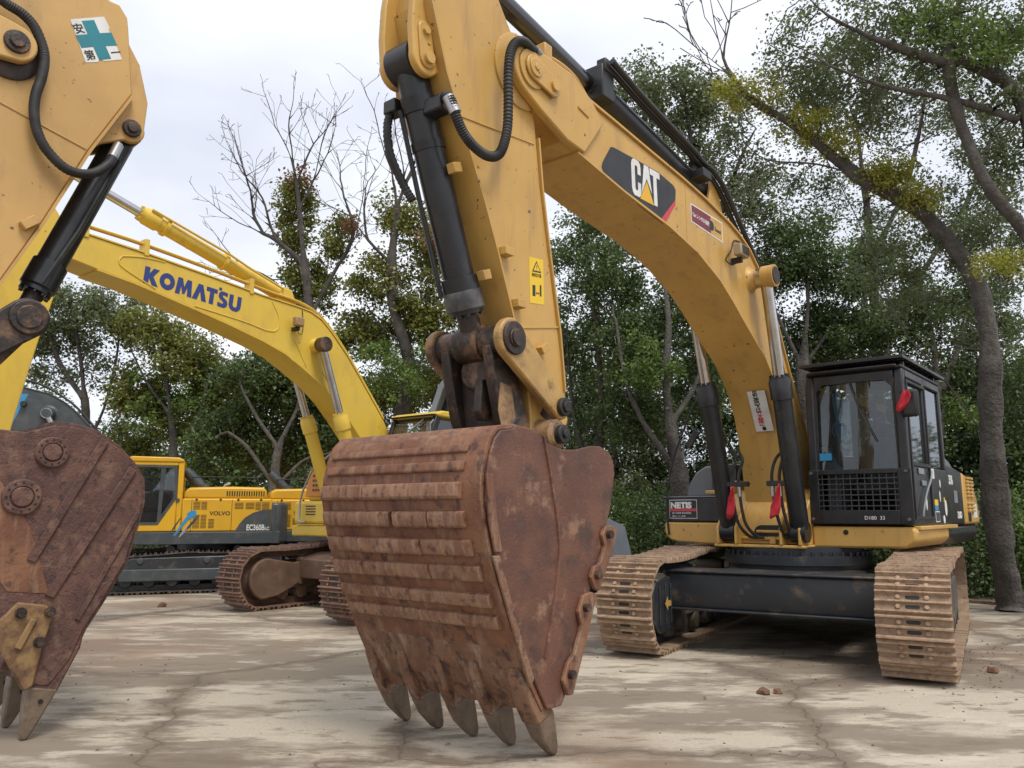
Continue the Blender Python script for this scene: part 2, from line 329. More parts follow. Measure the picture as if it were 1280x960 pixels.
# ------------------------------------------------------------------ tracks
MUD = {'muddy_shoe_steel': ((.31, .215, .14), (.22, .145, .095)), 'rusty_shoe_steel': ((.16, .09, .06), (.11, .065, .045)), 'dark_shoe_steel': ((.06, .05, .04), (.03, .028, .026))}
def shoe_mesh(width, m, pitch=.216, holes=True):
    k = pitch / .216; b = MB()
    b.prism([(x * k, z) for x, z in [(-.113, 0), (-.113, .02), (-.101, .064), (-.087, .064), (-.072, .02), (-.016, .02), (-.008, .054), (.008, .054), (.016, .02), (.068, .02), (.080, .056), (.092, .056), (.103, .02), (.113, .014), (.113, 0)]], -width / 2, width / 2)
    for x in (-.044 * k, .042 * k):
        for y in (-.115, .115): b.cyl((x, y, .015), (x, y, .04), .021, 6)
    if holes:
        b.cur = 1
        for x in (-.044 * k, .042 * k):
            b.prismz([(x + .017 * math.cos(a) , y0 + .017 * math.sin(a)) for y0, r in ((.042, range(0, 7)), (-.042, range(6, 13))) for a in [math.pi * q / 6 for q in r]], .018, .0216)
    for q, f in enumerate(b.f):
        if b.m[q] == 0 and max(b.v[i][2] for i in f) < .021: b.m[q] = 2
    return b.mesh('track_shoe', [m, dblack, mat(m.name + '_mud', *MUD[m.name], det=5, sc=12, rough=.85, dirt=(.36, .26, .17) if m is shoe_m else (.06, .04, .03), damt=.6, dsc=9, dlo=.5, dhi=.66, bump=.9, bsc=40)], 30)
def track(root, M, yc, width, ix, iz, ir, sx, sz, sr, rise, shm, pitch, tag_label=None, chain=under):
    """endless track: bottom run forward, round the front wheel, back along the top with sag"""
    P = [(sx, .062), (ix, .062)]
    P += arc2(ix, iz, ir, -90, 90, 14)[1:]
    n = 12
    for i in range(1, n):
        t = i / n; z = lerp(iz + ir, sz + sr, t) + rise * math.sin(math.pi * t) - .035 * abs(math.sin(2.5 * math.pi * t)); P.append((lerp(ix, sx, t), z))
    P += arc2(sx, sz, sr, 90, 270, 14)
    P = [Vector(p) for p in P] + [Vector(P[0])]
    seg = [(P[i + 1] - P[i]).length for i in range(len(P) - 1)]; T = sum(seg); cnt = round(T / pitch)
    def at(s):
        s %= T; i = 0
        while s > seg[i] and i < len(seg) - 1: s -= seg[i]; i += 1
        return P[i].lerp(P[i + 1], s / max(seg[i], 1e-6))
    inner = []; outer = []
    for q in range(96):
        p = at(q * T / 96); t = (at(q * T / 96 + .03) - at(q * T / 96 - .03)).normalized(); nn = Vector((t.y, -t.x)); outer.append(p); inner.append(p - nn * .10)
    b = MB(); o = 0
    for s0, s1 in ((-.11, -.05), (.05, .11)):
        vs = []
        for q in range(96):
            for y in (s0, s1):
                vs += [(outer[q].x, yc + y, outer[q].y), (inner[q].x, yc + y, inner[q].y)]
        fs = []
        for q in range(96):
            a = q * 4; c_ = ((q + 1) % 96) * 4
            fs += [(a, c_, c_ + 1, a + 1), (a + 2, a + 3, c_ + 3, c_ + 2), (a, a + 2, c_ + 2, c_), (a + 1, c_ + 1, c_ + 3, a + 3)]
        b.add(vs, fs)
    tr = b.build('track', chain, root, M=M, smooth=0, label=tag_label)
    for q in range(cnt):
        s = q * T / cnt; p = at(s); t = (at(s + pitch * .45) - at(s - pitch * .45)).normalized(); nn = Vector((t.y, -t.x))
        Mx = Matrix(((t.x, 0, nn.x, p.x), (0, -1, 0, yc), (t.y, 0, nn.y, p.y), (0, 0, 0, 1)))
        o = bpy.data.objects.new('track_shoe', shm); C.objects.link(o); o.parent = tr; o.matrix_local = Mx @ Matrix.Rotation(random.uniform(-.035, .035), 4, 'Y') @ Matrix.Translation((random.uniform(-.004, .004), random.uniform(-.006, .006), random.uniform(-.004, .003)))
    return tr
def running_gear(root, M, yc, ix, iz, ir, sx, sz, sr, fm, wm, hw=.2):
    MB().prism([(sx + .25, .30), (ix - .35, .30), (ix - .1, iz - .1), (ix - .1, iz + .12), (ix - .5, .66), (sx + .5, .70), (sx + .1, sz + .15), (sx + .1, sz - .15)], yc - hw, yc + hw).build('track_frame', fm, root, bevel=.02, M=M)
    for nm, x, z, r in (('idler_wheel', ix, iz, ir - .10), ('sprocket', sx, sz, sr - .10)):
        MB().lathe((x, yc - .16, z), (x, yc + .16, z), [(0, r * .45), (0, r * .75), (.2, r * .85), (.3, r), (.7, r), (.8, r * .85), (1, r * .75), (1, r * .45)], 28).build(nm, wm, root, M=M)
    k = 8
    for i in range(k):
        x = lerp(sx + .42, ix - .42, i / (k - 1)); MB().lathe((x, yc - .2, .235), (x, yc + .2, .235), [(0, .06), (0, .10), (.12, .115), (.25, .115), (.26, .09), (.74, .09), (.75, .115), (.88, .115), (1, .10), (1, .06)], 16).build('roller', wm, root, M=M)
    for x in (lerp(sx, ix, .35), lerp(sx, ix, .68)):
        MB().lathe((x, yc - .17, .80), (x, yc + .17, .80), [(0, .05), (0, .075), (.3, .085), (.7, .085), (1, .075), (1, .05)], 16).build('carrier_roller', wm, root, M=M)

def cylinder(root, p, q, r, f, m, name='cylinder', rr=None, eye=None, ey=.1, rodmat=None):
    """hydraulic cylinder from p (barrel eye) to q (rod eye); the barrel takes fraction f"""
    p = Vector(p); q = Vector(q); d = q - p; rr = rr or r * .62; e = eye or r * 1.1
    g = min(.16, .05 + r) / d.length
    a = MB().lathe(p, p + d * f, [(0, r * .7), (.03, r * .95), (.05, r), (1 - g / f * 1.7, r), (1 - g / f * 1.65, r * 1.18), (1 - .03, r * 1.18), (1 - .02, r * 1.05), (1, r * 1.05)], 26)
    a.cyl(p - Vector((0, ey, 0)), p + Vector((0, ey, 0)), e, 20)
    for k in range(10):
        an = 2 * math.pi * k / 10; u = d.normalized(); s = u.orthogonal().normalized(); w_ = u.cross(s)
        c_ = p + d * f + (s * math.cos(an) + w_ * math.sin(an)) * r * .9
        a.cyl(c_ - u * .01, c_ + u * .02, r * .13, 6)
    o = a.build(name, m, root)
    MB().cyl(p + d * (f - .02), q, rr, 20).cyl(q - Vector((0, ey, 0)), q + Vector((0, ey, 0)), e * .95, 20).build('piston_rod', rodmat or chrome, o)
    return o

# ------------------------------------------------------------------ the ochre excavator in front
def red_cloth(loc, phi, pts, label, th=.006):
    v = []; f = []; n = len(pts)
    for i, (x, z, wd) in enumerate(pts):
        for j in range(5):
            t = j / 4 - .5; v.append((math.sin(i * 1.1 + j * 1.7) * .018, x + t * wd, z + .01 * math.sin(j * 2.2)))
    for i in range(n - 1):
        for j in range(4): f.append((i * 5 + j, i * 5 + j + 1, i * 5 + j + 6, i * 5 + j + 5))
    o = MB().add(v, f).build('red_cloth', redcloth, smooth=60); o.location = loc; o.rotation_euler = (0, 0, phi)
    s = o.modifiers.new('thickness', 'SOLIDIFY'); s.thickness = th
    return tag(o, label, 'cloth')

def side_frame(y, sgn=1, eps=.0):    # frame on a side face: sgn +1 faces +y, -1 faces -y
    return lambda x, z, tilt=0: frame3((x, y, z), (-sgn * math.cos(tilt), 0, -math.sin(tilt) if sgn > 0 else -math.sin(tilt)), (0, 0, 1))

def front_excavator():
    root = empty('tracked_excavator', (3.435, 10.204, 0), az(39.5))
    tag(root, 'large ochre excavator with black cab, its rusty five tooth bucket resting on the concrete', 'excavator')
    K = Matrix.Translation((0.026, 0.223, 0)) @ Matrix.Rotation(R(9.0), 4, 'Z')
    # --- undercarriage
    sm = shoe_mesh(.61, shoe_m)
    for yc, lb in ((-1.355, 'muddy tan track on the bucket side of the machine'), (1.355, 'muddy tan track below the cab')):
        track(root, K, yc, .61, 2.02, .505, .45, -2.0, .52, .46, .05, sm, .205, lb)
        running_gear(root, K, yc, 2.02, .505, .45, -2.0, .52, .46, udirty, udirty)
    for yc, s in ((-1.355, 1), (1.355, 1), (1.355, -1)):
        y0 = yc + s * .215; g = MB().prism([(1.60, .25), (2.10, .22), (2.26, .34), (2.28, .66), (2.2, .76), (1.75, .80), (1.60, .66)], min(y0, y0 + s * .035), max(y0, y0 + s * .035))
        gp = g.build('idler_guard', under, root, bevel=.012, M=K)
        for x in (1.76, 1.92, 2.10):
            MB().bx(x - .02, x + .02, y0 + s * .034 - (.0 if s > 0 else .02), y0 + s * .034 + (.02 if s > 0 else 0), .30, .72).build('guard_rib', under, gp, bevel=.006)
        if yc < 0:
            plate('arrow_mark', [(0, .03), (.10, .03), (.10, .075), (.19, 0), (.10, -.075), (.10, -.03), (0, -.03)], cat_y, gp, frame3((1.80, y0 + .058, .52), (1, 0, 0), (0, 0, -1)), .002)
    bm_ = MB().prism([(1.66, .46), (1.72, .46), (1.74, .49), (1.74, .80), (1.72, .845), (1.30, .86), (1.30, .46)], -1.16, 1.16)
    bm_.bx(1.30, 1.775, -1.16, 1.16, .845, .872); bm_.bx(1.30, 1.775, -1.16, 1.16, .445, .47)
    bm_.build('carbody', under, root, bevel=.01, M=K)
    MB().prism([(-1.6, .5), (1.32, .5), (1.32, .80), (.8, .84), (-.8, .84), (-1.6, .8)], -.75, .75).bx(-1.6, -1.2, -1.16, 1.16, .46, .8).build('carbody_centre', under, root, bevel=.02, M=K)
    sr = MB().lathe((0, .12, .80), (0, .12, 1.1), [(0, .80), (.30, .80), (.31, .86), (.66, .86), (.67, .78), (1, .78)], 48)
    for k in range(44):
        a = 2 * math.pi * k / 44; x, y = .83 * math.cos(a), .12 + .83 * math.sin(a)
        sr.cyl((x, y, .99), (x, y, 1.045), .018, 6); sr.cyl((.83 * math.cos(a), .12 + .83 * math.sin(a), .905), (x, y, .94), .018, 6)
    sr.build('slew_ring', under, root)
    # --- upper frame
    b = MB(); b.bx(-2.6, .78, -.60, .50, 1.085, 1.12)
    for y0 in (-.56, -.33, .22, .44):
        b.prism([(-1.2, 1.12), (.80, 1.12), (.80, 1.32), (.72, 1.40), (.45, 1.62), (.2, 1.9), (-.5, 1.9), (-1.2, 1.5)], y0, y0 + .035)
    b.build('upper_frame', cat_y, root, bevel=.01)
    MB().prism([(.58, 1.125), (.62, 1.125), (.60, 1.36), (.50, 1.56), (.34, 1.72), (.1, 1.78), (.1, 1.74), (.31, 1.68), (.46, 1.53), (.56, 1.34)], -.52, .44).build('belly_plate', cat_y, root, bevel=.008)
    ov = MB(); M0 = frame3((.625, .085, 1.255), (0, 1, 0), (0, 0, 1))
    pts = [(cx_ + .09 * math.cos(a), .09 * math.sin(a)) for cx_, rg in ((.14, range(-4, 5)), (-.14, range(4, 13))) for a in [math.pi * q / 8 for q in rg]]
    pl = plate('hose_opening', pts, dprint, root, M0, .006)
    MB().cyl((.65, -.30, 1.19), (.65, .36, 1.19), .022, 12).cyl((.66, -.1, 1.27), (.66, .3, 1.27), .018, 12).bx(.62, .68, .06, .13, 1.13, 1.21).build('hose_manifold', cat_y, root)
    # right front box with the name plate
    MB().bx(-1.1, .40, -1.46, -.57, 1.375, 1.69).build('tool_box', black, root, bevel=.015)
    MB().bx(-1.1, .405, -1.47, -.56, 1.692, 1.705).build('box_lid', lgrey, root)
    MB().prismx([(-1.46, 1.365), (-1.47, 1.24), (-1.40, 1.15), (-1.28, 1.115), (-.62, 1.09), (-.565, 1.09), (-.565, 1.365)], -2.4, .425).build('right_skirt', cat_y, root, bevel=.02)
    sg = plate('name_plate', [(0, 0), (.40, 0), (.40, .245), (0, .245)], white, root, frame3((.402, -1.40, 1.415), (0, 1, 0), (0, 0, 1)), .004)
    FM = lambda y, z, e=.0075: frame3((.40 + e, y, z), (0, 1, 0), (0, 0, 1))
    plate('name_field', [(0, 0), (.385, 0), (.385, .23), (0, .23)], dprint, sg, frame3((.0075, .0075, .004), (1, 0, 0), (0, 1, 0)), .0012)
    plate('red_band', [(0, 0), (.385, 0), (.385, .035), (0, .035)], cred, sg, frame3((.0075, .095, .0054), (1, 0, 0), (0, 1, 0)), .001)
    text('NETIS', .105, white, sg, frame3((.018, .138, .0056), (1, 0, 0), (0, 1, 0)), bold=.006, xs=1.12, label='white block letters reading NETIS')
    for zz, tx, s_ in ((.062, '国土交通省 新技術情報', .027), (.022, '提供システム登録', .024)):
        text(tx, s_, white, sg, frame3((.04, zz, .0056), (1, 0, 0), (0, 1, 0)), name='small_lettering')
    sl_ = MB()
    for i in range(3): sl_.bx(.400, .4045, -.86, -.70, 1.45 + i * .075, 1.495 + i * .075)
    sl_.build('vent_slots', dprint, root)
    MB().prismx([(-1.45, 1.70), (-1.42, 1.86), (-1.30, 2.04), (-1.16, 2.12), (-.98, 2.14), (-.40, 2.14), (-.40, 1.70)], -.75, -.18).build('tank_cover', greyp, root, bevel=.03)
    MB().bx(-.17, .04, -.95, -.60, 1.80, 2.12).build('filter_box', black, root, bevel=.01)
    MB().bx(-.15, .12, -1.02, -.55, 1.735, 1.785).build('step_plate', cat_y, root, bevel=.01)
    MB().cyl((-.05, -.82, 2.12), (-.05, -.82, 2.26), .045, 12).build('filler_cap', warny, root)
    rail = smooth_path([(.44, -1.40, 1.2), (.44, -1.42, 1.5), (.44, -1.40, 1.82), (.44, -1.30, 2.2), (.44, -1.17, 2.5), (.44, -1.02, 2.82), (.44, -.93, 2.96)])
    MB().tube(rail, .013).build('handrail', dblack, root)
    MB().tube(smooth_path([(.40, -1.02, 2.05), (.42, -1.03, 2.2), (.42, -1.16, 2.22), (.42, -1.14, 2.40)]), .011).build('mirror_bracket', lgrey, root)
    mr_ = MB().bx(-.018, .018, -.05, .05, -.13, .13); mr_.build('side_mirror', dblack, root, bevel=.015, M=Matrix.Translation((.42, -1.02, 2.45)) @ Matrix.Rotation(R(-35), 4, 'X'))
    # --- cab
    cb = MB()
    F, B_, Y0, Y1, Z0, Z1 = .38, -1.48, .47, 1.57, 1.345, 3.12
    for y in (Y0, Y1 - .10): cb.prism([(F - .13, Z1), (F - .04, Z1), (F, 2.9), (F, Z0), (F - .12, Z0), (F - .12, 2.9)], y, y + .10)
    cb.bx(F - .14, F - .02, Y0 + .1, Y1 - .1, 3.0, 3.115); cb.bx(F - .12, F - .005, Y0 + .1, Y1 - .1, 1.93, 1.985)
    cb.bx(B_, F - .03, Y0, Y1, 3.12, 3.165)
    cb.bx(B_, F - .13, Y1 - .05, Y1 - .004, Z0, 2.03); cb.bx(B_, F - .13, Y0 + .004, Y0 + .05, Z0, 2.2)
    for x in (B_, -.62): cb.bx(x, x + .10, Y1 - .07, Y1, 2.03, Z1); cb.bx(x, x + .10, Y0, Y0 + .07, 2.03, Z1)
    cb.bx(B_, F - .13, Y1 - .07, Y1, 3.02, 3.118); cb.bx(B_, B_ + .06, Y0 + .07, Y1 - .07, Z0, 2.25); cb.bx(B_ + .06, F - .1, Y0 + .05, Y1 - .05, Z0, Z0 + .06)
    cab = cb.build('cab', black, root, bevel=.018)
    ws = MB(); gn = 12; gv = []
    for j in range(gn + 1):
        for i in range(gn + 1):
            t = i / gn * 2 - 1; q = j / gn; gv.append((F - .062 + .034 * (1 - t * t) - .014 * q, Y0 + .10 + (Y1 - Y0 - .20) * i / gn, 1.972 + 1.03 * q))
    ws.add(gv, [(j * (gn + 1) + i, j * (gn + 1) + i + 1, (j + 1) * (gn + 1) + i + 1, (j + 1) * (gn + 1) + i) for j in range(gn) for i in range(gn)])
    ws.build('windscreen', glass, cab, smooth=80)
    gs = MB().prismx([(Y0 + .09, 1.975), (Y0 + .115, 1.975), (Y0 + .125, 2.92), (Y0 + .2, 3.0), (Y1 - .2, 3.0), (Y1 - .125, 2.92), (Y1 - .115, 1.975), (Y1 - .09, 1.975), (Y1 - .09, 3.02), (Y0 + .09, 3.02)], F - .05, F - .018)
    gs.build('windscreen_seal', dblack, cab)
    plate('side_window', [(0, 0), (.74, 0), (.74, .96), (0, .96)], glass, cab, frame3((F - .14, Y1 - .03, 2.04), (-1, 0, 0), (0, 0, 1)), .005)
    plate('side_window', [(0, 0), (.68, 0), (.68, .96), (0, .96)], glass, cab, frame3((-.66, Y1 - .03, 2.04), (-1, 0, 0), (0, 0, 1)), .005)
    plate('side_window', [(0, 0), (1.5, 0), (1.5, .8), (0, .8)], glass, cab, frame3((B_ + .1, Y0 + .03, 2.2), (1, 0, 0), (0, 0, 1)), .005)
    plate('rear_window', [(0, 0), (.94, 0), (.94, .8), (0, .8)], glass, cab, frame3((B_ + .03, Y1 - .08, 2.26), (0, -1, 0), (0, 0, 1)), .005)
    df = MB()
    for x0, x1, z0, z1 in ((F - .16, F - .12, 1.42, 3.0), (-.60, -.56, 1.42, 3.0), (-.56, F - .16, 1.42, 1.45), (-.56, F - .16, 2.97, 3.0), (-.56, F - .16, 2.02, 2.06)): df.bx(x0, x1, Y1 - .003, Y1 + .014, z0, z1)
    df.build('door_frame', dblack, cab)
    MB().bx(-.30, -.12, Y1 + .0, Y1 + .02, 1.80, 1.86).build('door_handle', lgrey, cab, bevel=.006)
    MB().bx(-.26, -.02, Y1 + .0, Y1 + .012, 1.93, 2.0).build('door_grip', lgrey, cab, bevel=.006)
    MB().tube(smooth_path([(-.55, Y1 + .03, 1.98), (-.45, Y1 + .035, 1.88), (-.2, Y1 + .035, 1.72), (-.02, Y1 + .035, 1.55), (.03, Y1 + .03, 1.45)]), .012).build('grab_rail', lgrey, cab)
    # seat, console, levers
    s_ = MB().bx(-.75, -.22, .78, 1.28, 1.72, 1.86); s_.prism([(-.85, 1.78), (-.70, 1.80), (-.80, 2.42), (-.92, 2.42)], .78, 1.28); s_.prism([(-.90, 2.44), (-.80, 2.44), (-.84, 2.62), (-.93, 2.62)], .90, 1.16)
    s_.build('operator_seat', seatm, cab, bevel=.05)
    cs = MB(); cs.bx(-.6, .05, .56, .72, 1.5, 1.98); cs.bx(-.6, .05, 1.34, 1.47, 1.5, 1.98); cs.cyl((.0, .64, 1.98), (.03, .64, 2.16), .02, 10); cs.cyl((.0, 1.4, 1.98), (.03, 1.4, 2.16), .02, 10); cs.bx(-.1, .12, .54, .6, 2.0, 2.28)
    cs.build('control_console', greyp, cab, bevel=.02)
    MB().tube([(F - .02, Y0 + .52, 3.0), (F - .012, Y0 + .62, 2.66), (F - .012, Y0 + .78, 2.3)], .010).bx(F - .035, F - .008, Y0 + .60, Y0 + .67, 2.58, 2.68).build('wiper', dblack, cab)
    plate('blue_sticker', [(0, 0), (.15, 0), (.15, .085), (0, .085)], cyan, cab, frame3((F - .022, Y0 + .125, 2.1), (.18, 1, 0), (0, 0, 1)), .001)
    MB().prismx([(Y0 + .115, 1.98), (Y0 + .40, 1.98), (Y0 + .30, 2.06), (Y0 + .22, 2.22), (Y0 + .115, 2.28)], F - .12, F - .09).build('side_trim', lgrey, cab)
    # roof guard
    rg_ = MB(); rg_.bx(-1.75, .38, .42, .46, 3.235, 3.275); rg_.bx(-1.75, .38, 1.55, 1.59, 3.235, 3.275); rg_.bx(.345, .385, .42, 1.59, 3.23, 3.27); rg_.bx(-1.75, .36, .45, 1.56, 3.258, 3.266)
    for i in range(9): x = lerp(-1.6, .25, i / 8); rg_.bx(x, x + .02, .45, 1.57, 3.225, 3.262)
    for i in range(8): y = lerp(.55, 1.47, i / 7); rg_.bx(-1.7, .38, y, y + .015, 3.235, 3.262)
    for x in (-1.4, .1):
        for y in (.5, 1.5): rg_.bx(x, x + .06, y, y + .04, 3.16, 3.23)
    rg_.build('roof_guard', black, cab, bevel=.006)
    MB().prism([(.28, 3.10), (.42, 3.13), (.43, 3.16), (.29, 3.17)], .52, 1.52).build('sun_visor', black, cab, bevel=.01)
    # front lower guard
    g = MB(); X0, X1 = F + .03, F + .06
    for y0, y1, z0, z1 in ((.48, .59, 1.365, 1.985), (1.46, 1.60, 1.365, 1.985), (.59, 1.46, 1.365, 1.52), (.59, 1.46, 1.93, 1.985)): g.bx(X0, X1, y0, y1, z0, z1)
    gd = g.build('front_guard', greyp if False else black, cab, bevel=.006)
    gm_ = MB()
    for i in range(11): y = lerp(.63, 1.42, i / 10); gm_.bx(X0 + .004, X0 + .014, y - .006, y + .006, 1.52, 1.93)
    for i in range(6): z = lerp(1.57, 1.88, i / 5); gm_.bx(X0 + .012, X0 + .022, .59, 1.46, z - .006, z + .006)
    gm_.build('guard_mesh', mat('guard_grey', (.04, .042, .045), rough=.45), gd)
    text('D180  33', .058, white, gd, frame3((X1 + .001, 1.08, 1.415), (0, 1, 0), (0, 0, 1)), label='chalked marking on the black guard')
    for y, z in ((.51, 1.42), (1.55, 1.42), (.51, 1.95), (1.55, 1.95)): MB().cyl((X1, y, z), (X1 + .02, y, z), .018, 6).build('bolt', greyp, gd)
    m_ = MB().bx(-.045, .045, -.09, .09, -.155, .155); m_.build('rear_mirror', dblack, root, bevel=.035, M=Matrix.Translation((.42, 1.64, 2.70)))
    MB().tube([(.3, 1.56, 2.62), (.40, 1.64, 2.66)], .013).build('mirror_arm', dblack, root)
    # --- left skirt and engine house
    MB().prismx([(.475, 1.335), (1.56, 1.335), (1.605, 1.30), (1.60, 1.18), (1.50, 1.10), (.475, 1.085)], -1.2, .42).build('cab_skirt', cat_y, root, bevel=.04)
    MB().cyl((.40, .86, 1.27), (.424, .86, 1.27), .03, 16).build('drain_hole', dprint, root)
    MB().prismx([(.6, 1.32), (1.54, 1.32), (1.56, 1.2), (1.46, 1.08), (.6, 1.06)], -3.3, -1.205).build('rear_skirt', black, root, bevel=.03)
    MB().bx(-1.6, .30, 1.545, 1.63, 1.30, 1.345).build('side_step', cat_y, root, bevel=.008)
    MB().prism([(-1.50, 1.345), (-1.50, 2.10), (-1.9, 2.09), (-2.42, 2.04), (-2.42, 1.335)], .62, 1.565).build('side_door', black, root, bevel=.02)
    MB().cyl((-.14, 1.605, 1.25), (.30, 1.605, 1.25), .001, 6)
    hd = MB().prism([(-2.43, 1.335), (-2.43, 2.04), (-2.75, 1.985), (-3.1, 1.87), (-3.32, 1.72), (-3.42, 1.5), (-3.42, 1.335)], .62, 1.575).build('engine_door', cat_y, root, bevel=.03)
    lv = MB()
    for x in (-2.62, -2.86):
        for i in range(6): lv.prism([(x, 1.70 + i * .05), (x - .16, 1.70 + i * .05), (x - .16, 1.735 + i * .05), (x, 1.735 + i * .05)], 1.57, 1.605)
        for i in range(3): lv.prism([(x, 1.50 + i * .05), (x - .16, 1.50 + i * .05), (x - .16, 1.535 + i * .05), (x, 1.535 + i * .05)], 1.57, 1.605)
    lv.build('louvre_slats', cat_y, hd, bevel=.008)
    MB().bx(-2.82, -2.62, 1.571, 1.579, 1.37, 1.49).build('vent_slots', dprint, hd)
    MB().bx(-3.25, -3.0, 1.575, 1.579, 1.42, 1.62).build('data_plate', white, hd)
    MB().bx(-3.35, -1.55, -1.5, .60, 1.12, 2.05).build('engine_house', black, root, bevel=.08)
    MB().prismz([(-2.6, 1.45), (-3.3, 1.3), (-3.62, .8), (-3.72, 0), (-3.62, -.8), (-3.3, -1.3), (-2.6, -1.45)], 1.06, 1.95).build('counterweight', black, root, bevel=.08)
    MB().lathe((-1.62, 1.2, 2.02), (-2.9, 1.2, 2.02), [(0, .30), (.1, .33), (.5, .30), (.85, .2), (1, .05)], 24).build('air_cleaner', greyp, root)
    SD = lambda x, z: frame3((x, 1.567, z), (-1, 0, 0), (0, 0, 1))
    text('336', .16, white, root, SD(-1.60, 1.86), bold=.006, label='white model number on the black side door'); text('336D', .12, white, root, SD(-1.98, 1.42), bold=.005)
    for i, (x, z, ww, hh, mm) in enumerate([(-.72, 1.38, .22, .13, white), (-.72, 1.58, .18, .07, warny), (-.72, 1.52, .18, .06, cyan), (-.28, 1.52, .07, .2, white), (-.65, 1.9, .16, .12, white), (-1.0, 1.62, .06, .14, white), (-1.12, 1.36, .10, .10, white), (-1.25, 1.45, .12, .2, white), (-1.22, 1.62, .06, .06, warny), (-1.05, 1.8, .06, .1, white), (-1.85, 1.62, .2, .16, lgrey)]):
        yy = .0155 if x > -.6 else .0
        if hh >= .1 and ww <= .12: pts = [(ww / 2 + ww / 2 * math.cos(q * math.pi / 8), hh / 2 + hh / 2 * math.sin(q * math.pi / 8)) for q in range(16)]
        else: pts = [(0, 0), (ww, 0), (ww, hh), (0, hh)]
        p_ = plate('sticker', pts, mm, root, frame3((x, 1.5675, z), (-1, 0, 0), (0, 0, 1)), .002)
        if i == 0: plate('sticker_field', [(.012, .012), (ww - .012, .012), (ww - .012, hh - .012), (.012, hh - .012)], dgrey, p_, frame3((0, 0, .0022), (1, 0, 0), (0, 1, 0)), .001)
    # --- boom
    top = [(-.38, 1.72), (-.28, 2.0), (-.1, 2.4), (.16, 2.82), (.41, 3.21), (.74, 3.79), (1.0, 4.10), (1.25, 4.34), (1.46, 4.49), (1.70, 4.59), (1.96, 4.66), (2.55, 4.76), (3.08, 4.82), (3.8, 4.88), (4.3, 4.925), (4.75, 4.96), (5.0, 5.05), (5.16, 5.06)]
    low = [(5.05, 4.50), (4.92, 4.44), (4.21, 4.33), (3.38, 4.24), (2.8, 4.13), (2.29, 3.95), (1.95, 3.76), (1.70, 3.60), (1.15, 3.27), (.86, 2.99), (.66, 2.68), (.55, 2.35), (.48, 2.0), (.42, 1.62), (.2, 1.42), (-.15, 1.42), (-.38, 1.55)]
    bo = MB().prism(top + low, -.29, .29).build('boom', cat_y, root, bevel=.012)
    e = MB(); e.strip(top[1:-2], -.315, .315, .022); e.strip(low[1:-3], -.315, .315, .020); e.build('flange_plate', cat_y, bo)
    for s in (1, -1):
        l = MB().prism([(4.55, 4.82), (4.75, 4.965), (5.0, 5.07), (5.2, 5.075), (5.42, 5.07)] + arc2(5.56, 4.86, .215, 95, -70, 10) + [(5.45, 4.58), (5.10, 4.46), (4.85, 4.44)], *sorted((s * .262, s * .335)))
        lo = l.build('boom_nose', cat_y, bo, bevel=.014)
        cap = MB().cyl((5.57, s * .33, 4.86), (5.57, s * .352, 4.86), .155, 28); cap.cyl((5.57, s * .35, 4.86), (5.57, s * .39, 4.86), .075, 20); cap.cyl((5.57, s * .385, 4.86), (5.57, s * .40, 4.86), .03, 6)
        cap.build('pin_cap', cat_y, lo, bevel=.006)
        rt = MB().prism(arc2(5.57, 4.865, .10, -77, 103, 8) + arc2(5.33, 4.81, .085, 103, 283, 8), *sorted((s * .352, s * .376))); rt.build('pin_keeper', cat_y, lo, bevel=.008)
        MB().cyl((5.33, s * .37, 4.815), (5.33, s * .398, 4.815), .045, 16).build('keeper_bolt', cat_y, lo)
    MB().prism([(4.80, 4.77), (4.95, 4.80), (4.95, 4.815), (4.80, 4.785)], .335, .346).build('weld_bead', cat_y, bo)
    MB().prism([(2.98, 4.20), (2.99, 4.20), (2.99, 4.80), (2.98, 4.80)], .2885, .2935).build('weld_seam', cat_y, bo)
    # boom cylinders and their pin
    pn = MB().lathe((1.43, .27, 4.14), (1.43, .585, 4.14), [(0, .19), (.12, .13), (.3, .105), (.55, .105), (.56, .128), (1, .128)], 28); pn.lathe((1.43, -.27, 4.14), (1.43, -.585, 4.14), [(0, .19), (.12, .13), (.3, .105), (.55, .105), (.56, .128), (1, .128)], 28)
    po = pn.build('cylinder_pin', cat_y, bo)
    MB().cyl((1.43, .586, 4.14), (1.43, .597, 4.14), .10, 24).build('pin_end', soot, po)
    for s, nm in ((1, 'black boom cylinder on the cab side'), (-1, 'black boom cylinder on the name plate side')):
        c_ = cylinder(root, (.68, s * .43, 1.27), (1.43, s * .47, 4.14), .108, .615, cylb, 'boom_cylinder', eye=.12, ey=.09); c_['label'] = nm
    # hoses on the boom foot
    for s, y in ((1, .20), (-1, -.30)):
        for k in range(2):
            yy = y + k * .09
            pts = smooth_path([(.78, yy + (.16 if s > 0 else -.04), 2.25), (.84, yy + .05, 2.12), (.86, yy, 1.95), (.86, yy, 1.78), (.86, yy + .02, 1.55), (.82, yy + .05, 1.35), (.74, yy + .13 * (1 if s < 0 else .5), 1.22), (.68, yy + .2, 1.20)])
            MB().tube(pts, .019, 8).build('hydraulic_hose', dblack, root)
            MB().cyl((.86, yy, 1.80), (.86, yy, 1.68), .025, 10).build('hose_fitting', silver, root)
        MB().bx(.80, .90, y - .06, y + .20, 1.80, 1.86).build('hose_clamp', dblack, root, bevel=.006)
    # boom stickers, on the underside and on the side
    un = Vector((.70, 0, 1)) ; lowdir = Vector((-.20, 0, -.33)).normalized()
    p0 = Vector((.845, -.115, 2.945)); r_ = Vector((0, 1, 0)); dn = Vector((.575, 0, 2.42)) - Vector((.84, 0, 2.95)); up_ = -dn.normalized()
